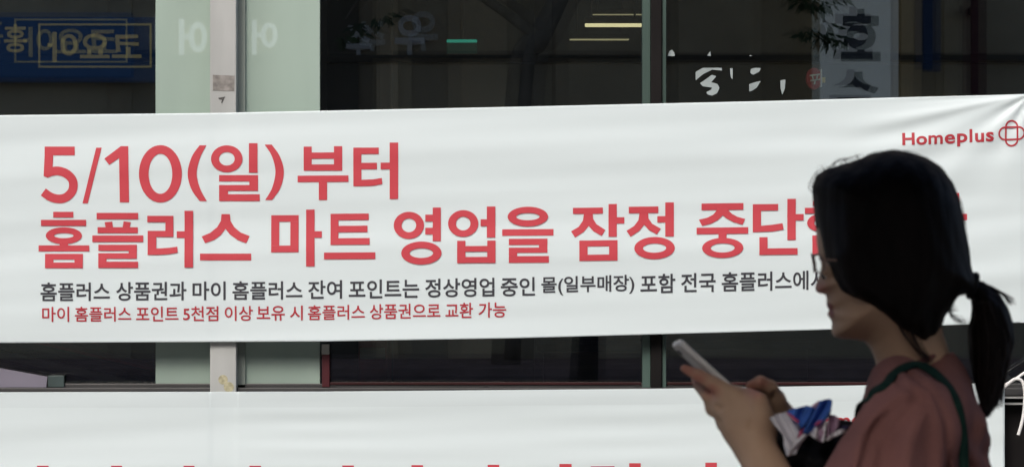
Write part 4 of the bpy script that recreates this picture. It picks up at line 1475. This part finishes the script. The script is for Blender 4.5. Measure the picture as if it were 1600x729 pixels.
# drawn folds: (polyline in photo pixels, height, half width); positive stands out, negative is a furrow
sl, X, Y_, Z = sf.sub((.30, 3.70, 1.10), (.60, 3.93, 1.36))
x2, z2 = X[:, 0, 0][:, None], Z[0, 0, :][None]
for pts, amp, wd in (([(1412, 612), (1362, 652), (1334, 700), (1318, 745)], .0075, .008), ([(1424, 628), (1386, 680), (1368, 730), (1360, 780)], -.0070, .008), ([(1404, 622), (1360, 672), (1338, 730)], -.0060, .006),
                     ([(1436, 640), (1412, 700), (1402, 770)], .0060, .009), ([(1428, 588), (1452, 610), (1470, 650), (1478, 700), (1480, 760)], -.0060, .0042), ([(1450, 612), (1462, 650), (1462, 720), (1454, 790)], .0055, .008),
                     ([(1500, 610), (1514, 660), (1520, 730)], -.0050, .007), ([(1484, 590), (1512, 640), (1528, 720)], .0045, .007), ([(1398, 590), (1412, 604), (1440, 622)], -.0045, .005)):
    P_ = [np.array(W(a, b, 3.82))[[0, 2]] for a, b in catmull(pts, 4)]
    d2 = np.full((x2.shape[0], z2.shape[1]), 9.0)
    for a, b in zip(P_[:-1], P_[1:]):
        e = b - a
        t_ = np.clip(((x2 - a[0]) * e[0] + (z2 - a[1]) * e[1]) / (e.dot(e) + 1e-12), 0, 1)
        d2 = np.minimum(d2, (x2 - a[0] - t_ * e[0]) ** 2 + (z2 - a[1] - t_ * e[1]) ** 2)
    sf.F[sl] = sf.F[sl] - (amp * np.exp(-d2 / wd ** 2))[:, None, :].astype(np.float32)
# neck opening and open sleeve ends
sf.capsule(q3(1424, 500, YP), q3(1416, 572, YP), .049, .050, 0, cut=True)
for S_, E_ in ((SH_N, EL_N), (SH_F, EL_F)):
    c2 = S_ + (E_ - S_) * .78; c3 = S_ + (E_ - S_) * 1.0
    d_ = (c3 - c2) / np.linalg.norm(c3 - c2)
    sf.capsule(c2 + d_ * .022 + (-.018, 0, 0), c3 + d_ * .05 + (-.018, 0, 0), .064, .10, 0, cut=True)
me, _ = sf.mesh('shirt')
link('shirt', me, M['shirt'], who, smooth=True)
# collar band
mb = MB()
cc = q3(1420, 566, YP)
ring = []
for a_ in np.linspace(0, 2 * math.pi, 41):
    x = 1421 + 50 * math.cos(a_); z = 566 - 23 * math.cos(a_) * .95 + 7
    ring.append(q3(x, z, YP + .053 * math.sin(a_)))
mb.tube(ring, .0042, 8)
mb.build('collar', M['shirt'], who, smooth=True)
# trousers and shoes (below the picture)
pf = Field((.30, 3.80, .03), (.66, 4.20, 1.02), .006)
pf.inflate(px2([(1345, 1010), (1338, 1090), (1350, 1180), (1430, 1215), (1525, 1190), (1538, 1090), (1522, 1010)]), YP, .16, .085, 0)
for s_ in (-1, 1):
    hp = np.array([.485, YP + s_ * .085, .86]); kn = np.array([.470 + s_ * .03, YP + s_ * .085, .46]); an = np.array([.495 + s_ * .05, YP + s_ * .085, .10])
    pf.capsule(hp, kn, .084, .066, .03); pf.capsule(kn, an, .066, .056, .02)
me, _ = pf.mesh('trousers')
link('trousers', me, M['trousers'], who, smooth=True)
for s_ in (-1, 1):
    an = np.array([.495 + s_ * .05, YP + s_ * .085, .08])
    hf_ = Field((an[0] - .26, an[1] - .08, -.01), (an[0] + .12, an[1] + .08, .14), .005)
    hf_.capsule(an + (.015, 0, -.035), an + (-.165, 0, -.048), .043, .034, 0)
    hf_.capsule(an + (.01, 0, 0), an + (-.02, 0, -.02), .046, .046, .02)
    s = hf_.sub((an[0] - .3, an[1] - .1, -.02), (an[0] + .2, an[1] + .1, .2))
    hf_.F[s[0]] = np.maximum(hf_.F[s[0]], np.broadcast_to(.002 - s[3], hf_.F[s[0]].shape))
    me, _ = hf_.mesh('shoe')
    link('shoe', me, M['shoe'], who, smooth=True)

# --- glasses
gl = empty('eyeglasses', q3(1276, 410, YP), 'thin brown framed eyeglasses on the face of the woman', 'glasses')
M['frame_brown'] = mat('frame_brown', (.30, .20, .16), .35, .5)
M['lens'] = glass('lens_glass', (.96, .97, .96), .03, False)
for s_ in (-1, 1):
    mb = MB()
    ring, disc = [], []
    for k in range(33):
        a_ = 2 * math.pi * k / 32
        yy = YP + s_ * .034 + .025 * math.cos(a_)
        p = q3(1271.5 + 6.0 * math.sin(-a_) * .35 + (abs(yy - YP) ** 2) * 2600, 411 - 14.5 * math.sin(a_), YP)
        p[1] = yy
        ring.append(p)
    mb.tube(ring, .0011, 6)
    rim = mb.build('rim', M['frame_brown'], gl, smooth=True)
    m2 = MB(); m2.add(ring[:-1], [tuple(range(32))])
    m2.build('lens', M['lens'], rim)
    mb = MB()
    mb.tube([q3(1274.5 + 6, 404, YP + s_ * .060), q3(1284, 405, YP + s_ * .068), q3(1330, 408, YP + s_ * .073), q3(1398, 412, YP + s_ * .079), q3(1412, 426, YP + s_ * .078)], .0013, 6)
    mb.build('temple_arm', M['frame_brown'], gl, smooth=True)
mb = MB()
mb.tube(catmull([q3(1272, 408, YP - .010), q3(1270, 404, YP), q3(1272, 408, YP + .010)], 5), .0012, 6)
mb.build('bridge', M['frame_brown'], gl, smooth=True)

# --- telephone in her hands
ph = empty('mobile_phone', q3(1100, 570, YP), 'slim white mobile phone held up in both hands', 'phone')
A_ = np.array(W(1056.5, 535.5, YP)); B_ = np.array(W(1146, 617, YP))
ax = (B_ - A_) / np.linalg.norm(B_ - A_)           # long axis, pointing down into the hand
nrm0 = np.array([ax[2], 0, -ax[0]])                 # square to it in the picture plane
if nrm0[2] < 0: nrm0 = -nrm0                        # screen side: up and towards her face
yv = np.array([0, 1.0, 0])
tl = R(6)
nrm = nrm0 * math.cos(tl) + yv * math.sin(tl)       # turned a little, so that the back shows
wid = np.cross(nrm, ax)


def slab(c, l, w, th, m, name, parent, bev=.0035, seg=3):
    import bmesh
    bm = bmesh.new()
    bmesh.ops.create_cube(bm, size=1)
    for v in bm.verts: v.co = Vector((v.co.x * l, v.co.y * w, v.co.z * th))
    ed = [e for e in bm.edges if abs((e.verts[0].co - e.verts[1].co).z) > th * .5]
    bmesh.ops.bevel(bm, geom=ed, offset=min(l, w) * .12, segments=5, affect='EDGES', profile=.5)
    if bev:
        bmesh.ops.bevel(bm, geom=[e for e in bm.edges if len(e.link_faces) == 2 and e.calc_face_angle(0) > 1.2], offset=bev, segments=seg, affect='EDGES', profile=.5)
    for v in bm.verts:
        p = c + ax * v.co.x + wid * v.co.y + nrm * v.co.z
        v.co = Vector(p)
    me = bpy.data.meshes.new(name)
    bm.normal_update(); bmesh.ops.recalc_face_normals(bm, faces=bm.faces)
    bm.to_mesh(me); bm.free()
    return link(name, me, m, parent)


cen = A_ + ax * .070 + nrm * .001
slab(cen, .142, .070, .0070, mat('phone_white', (.92, .92, .91), .3, .5), 'case', ph, .0022)
slab(cen - nrm * .0038, .136, .064, .0008, mat('phone_back', (.30, .285, .25), .35, .5), 'back_cover', ph, 0)
slab(cen + nrm * .0038, .138, .066, .0008, mat('phone_screen', (.015, .015, .018), .08, .6), 'screen', ph, 0)
slab(cen - nrm * .0045 - ax * .058 + wid * .018, .008, .008, .001, M['dark_frame'], 'lens', ph, 0)

# --- bag on her shoulder: strap over the near shoulder, bag hanging at her back
bag = empty('shoulder_bag', q3(1500, 900, YP - .16), 'shoulder bag on a dark green strap worn over the rose shirt', 'bag')
mb = MB()
path = catmull([q3(1452, 960, 3.80), q3(1350, 850, 3.90), q3(1332, 740, 3.945), q3(1336, 690, 3.955), q3(1343, 652, 3.945), q3(1346, 637, 3.92), q3(1350, 625, 3.90), q3(1360, 609, 3.892), q3(1376, 600, 3.885), q3(1398, 581, 3.893), q3(1422, 572, 3.895), q3(1441, 574, 3.890), q3(1460, 585, 3.880), q3(1476, 603, 3.864),
                q3(1488, 626, 3.848), q3(1497, 655, 3.835), q3(1503, 692, 3.826), q3(1506, 735, 3.820), q3(1508, 800, 3.812), q3(1512, 940, 3.80)], 8)
lay = []
for p in path:
    p = np.array(p)
    i_ = int(round((p[0] - sf.lo[0]) / sf.h)); k_ = int(round((p[2] - sf.lo[2]) / sf.h))
    if p[1] < 3.9001 and 0 <= i_ < sf.F.shape[0] and 0 <= k_ < sf.F.shape[2] and p[2] > 1.16:
        hit = np.where(sf.F[i_, :, k_] < 0)[0]
        if len(hit): p[1] = min(p[1], sf.lo[1] + sf.h * hit[0] - .001)
    lay.append(p)
for _ in range(14):
    lay = [lay[0]] + [(lay[i - 1] + 2 * lay[i] + lay[i + 1]) / 4 for i in range(1, len(lay) - 1)] + [lay[-1]]
path = lay
# flat webbing: a band 22 mm wide, 3 mm thick
vs_, fs = [], []
path = [np.array(p) for p in path]
ctr = q3(1430, 700, YP)
for i, p in enumerate(path):
    t_ = path[min(i + 1, len(path) - 1)] - path[max(i - 1, 0)]; t_ /= np.linalg.norm(t_)
    out = np.array([p[0] - ctr[0], (p[1] - ctr[1]) * 1.1, max(p[2] - 1.22, 0) * 1.5]); out -= t_ * out.dot(t_); out /= np.linalg.norm(out)
    wv = np.cross(t_, out)
    for (a_, b_) in ((-1, -.5), (-.85, .5), (.85, .5), (1, -.5)):
        vs_.append(p + wv * a_ * .0062 + out * b_ * .0030 + out * .0035)
n_ = len(path)
for i in range(n_ - 1):
    for k in range(4):
        a_, b_ = i * 4 + k, i * 4 + (k + 1) % 4
        fs.append((a_, b_, b_ + 4, a_ + 4))
fs.append((3, 2, 1, 0)); fs.append(tuple(range((n_ - 1) * 4, n_ * 4)))
mb.add(vs_, fs)
mb.build('strap', M['strap'], bag, smooth=True)
kf = Field((.42, 3.62, .70), (.62, 3.86, 1.10), .005)
kf.inflate(px2([(1430, 955), (1535, 940), (1552, 1120), (1540, 1190), (1440, 1195), (1420, 1120)], 3.78), 3.765, .055, .05, 0)
me, _ = kf.mesh('bag_body')
link('bag_body', me, M['strap'], bag, smooth=True)

# --- bundle of clothes carried over the forearm
jk = empty('folded_jacket', q3(1262, 690, 3.97), 'black folded jacket carried over the forearm of the woman', 'jacket')
jf = Field((.24, 3.83, 1.02), (.44, 4.13, 1.32), .003)
jn = lambda X, Y_, Z: .0035 * np.sin((X * .7 + Z) * 130 + Y_ * 50) + .0018 * np.sin((X - Z * .6) * 260 + Y_ * 70)
jf.inflate(px2([(1196, 662), (1204, 651), (1216, 655), (1232, 672), (1245, 664), (1262, 662), (1285, 668), (1306, 664), (1330, 656), (1345, 668), (1345, 760), (1330, 850), (1230, 850), (1200, 770), (1194, 715)], 3.97), 3.985, .085, .055, 0, noise=jn)
me, _ = jf.mesh('jacket_body')
link('jacket_body', me, mat('black_cloth', (.010, .010, .012), .9, .15, .2, 30, bump=.2, bscale=200), jk, smooth=True)
M['scarf_blue'] = mat('scarf_blue', (.055, .15, .52), .75, .2, .15, 30, bump=.15, bscale=250)
M['scarf_white'] = mat('scarf_white', (.74, .73, .78), .8, .2, .05, 25, bump=.15, bscale=250)
M['scarf_pink'] = mat('scarf_pink', (.60, .11, .22), .8, .2, .1, 30)
M['scarf_navy'] = mat('scarf_navy', (.035, .03, .08), .8, .2, .1, 30)
sfh = None
mb = MB()


def cloth(poly, mi, dy, amp=.006, fr=.34, an=.9, ph_=0.0):
    """one fold of the cloth: outline (px, py), mean depth, pleats running along direction an"""
    from mathutils.geometry import tessellate_polygon
    c = np.array(poly, float)
    g, f = refine(c, tessellate_polygon([[Vector((x, y, 0)) for x, y in poly]]), 3.0)
    u = (g[:, 0] * math.cos(an) + g[:, 1] * math.sin(an))
    mid_ = g.mean(0)
    dep = YP + dy + amp * np.sin(u * fr + ph_) + .00045 * ((g[:, 0] - mid_[0]) * .5 - (g[:, 1] - mid_[1]))
    mb.add([q3(x, y, d) for (x, y), d in zip(g, dep)], f, mi)


cloth([(1203, 652), (1214, 646.5), (1228, 643), (1240, 652), (1251, 664.5), (1247, 679), (1238, 696), (1229.5, 711), (1226, 698), (1224, 678), (1212.5, 666)], 1, -.112, .006, .30, -.5, .4)
cloth([(1230, 642), (1246, 636.5), (1260, 633), (1276, 637.5), (1265, 653), (1252, 668), (1246, 660), (1240, 652)], 0, -.104, .006, .30, .4, 1.0)
cloth([(1275, 637), (1279, 640), (1262, 668), (1247, 683), (1244, 684), (1253, 664)], 3, -.094, .003, .3, .4)
cloth([(1281, 626), (1294, 622.5), (1300, 624.5), (1299, 636), (1296, 647), (1290, 656), (1275, 666), (1260, 678), (1255.5, 674), (1264, 660), (1273, 643)], 0, -.112, .007, .36, .55, 2.0)
cloth([(1268, 634), (1279, 626), (1283, 627), (1277, 636), (1272, 640)], 4, -.092, .002)
cloth([(1258, 677.5), (1262, 678), (1250, 694), (1243, 708), (1229.5, 711.5), (1238, 696), (1247, 681)], 1, -.120, .005, .4, .8)
cloth([(1264, 677), (1275, 665), (1285, 657), (1291, 656), (1290, 672), (1287, 690), (1279, 687), (1271, 683)], 1, -.118, .007, .45, 0.1, .8)
cloth([(1279, 664), (1288, 660), (1289, 676), (1284, 690), (1279, 686)], 4, -.122, .003, .5)
cloth([(1296, 647), (1304, 648), (1310, 652), (1312, 664), (1302, 675), (1293, 684), (1291, 668)], 4, -.102, .006, .5, .1)
cloth([(1290, 686), (1302, 675), (1312, 671), (1321, 670), (1322, 673.5), (1304, 681), (1293, 688)], 1, -.116, .004, .4, .4)
cloth([(1302, 672), (1309, 662), (1316, 665), (1328, 664), (1324, 670), (1312, 672)], 3, -.100, .004, .4)
cloth([(1229, 644), (1234, 645.5), (1249, 657.5), (1247, 660.5), (1239, 654)], 2, -.121, .001)
cloth([(1272, 663), (1278, 657), (1287, 655), (1285, 660), (1277, 664)], 2, -.124, .001)
cloth([(1244, 676), (1255, 667), (1258, 670), (1247, 684)], 2, -.112, .001)
me = mb.mesh('bright_scarf')
sc_ = link('bright_scarf', me, [M['scarf_blue'], M['scarf_white'], M['scarf_pink'], M['scarf_navy'], mat('scarf_mauve', (.45, .30, .42), .8, .2, .2, 40)], None, smooth=True)
md = sc_.modifiers.new('thickness', 'SOLIDIFY'); md.thickness = .0016; md.offset = 0
tag(sc_, 'crumpled blue and white scarf with pink touches bunched on the black jacket', 'scarf')
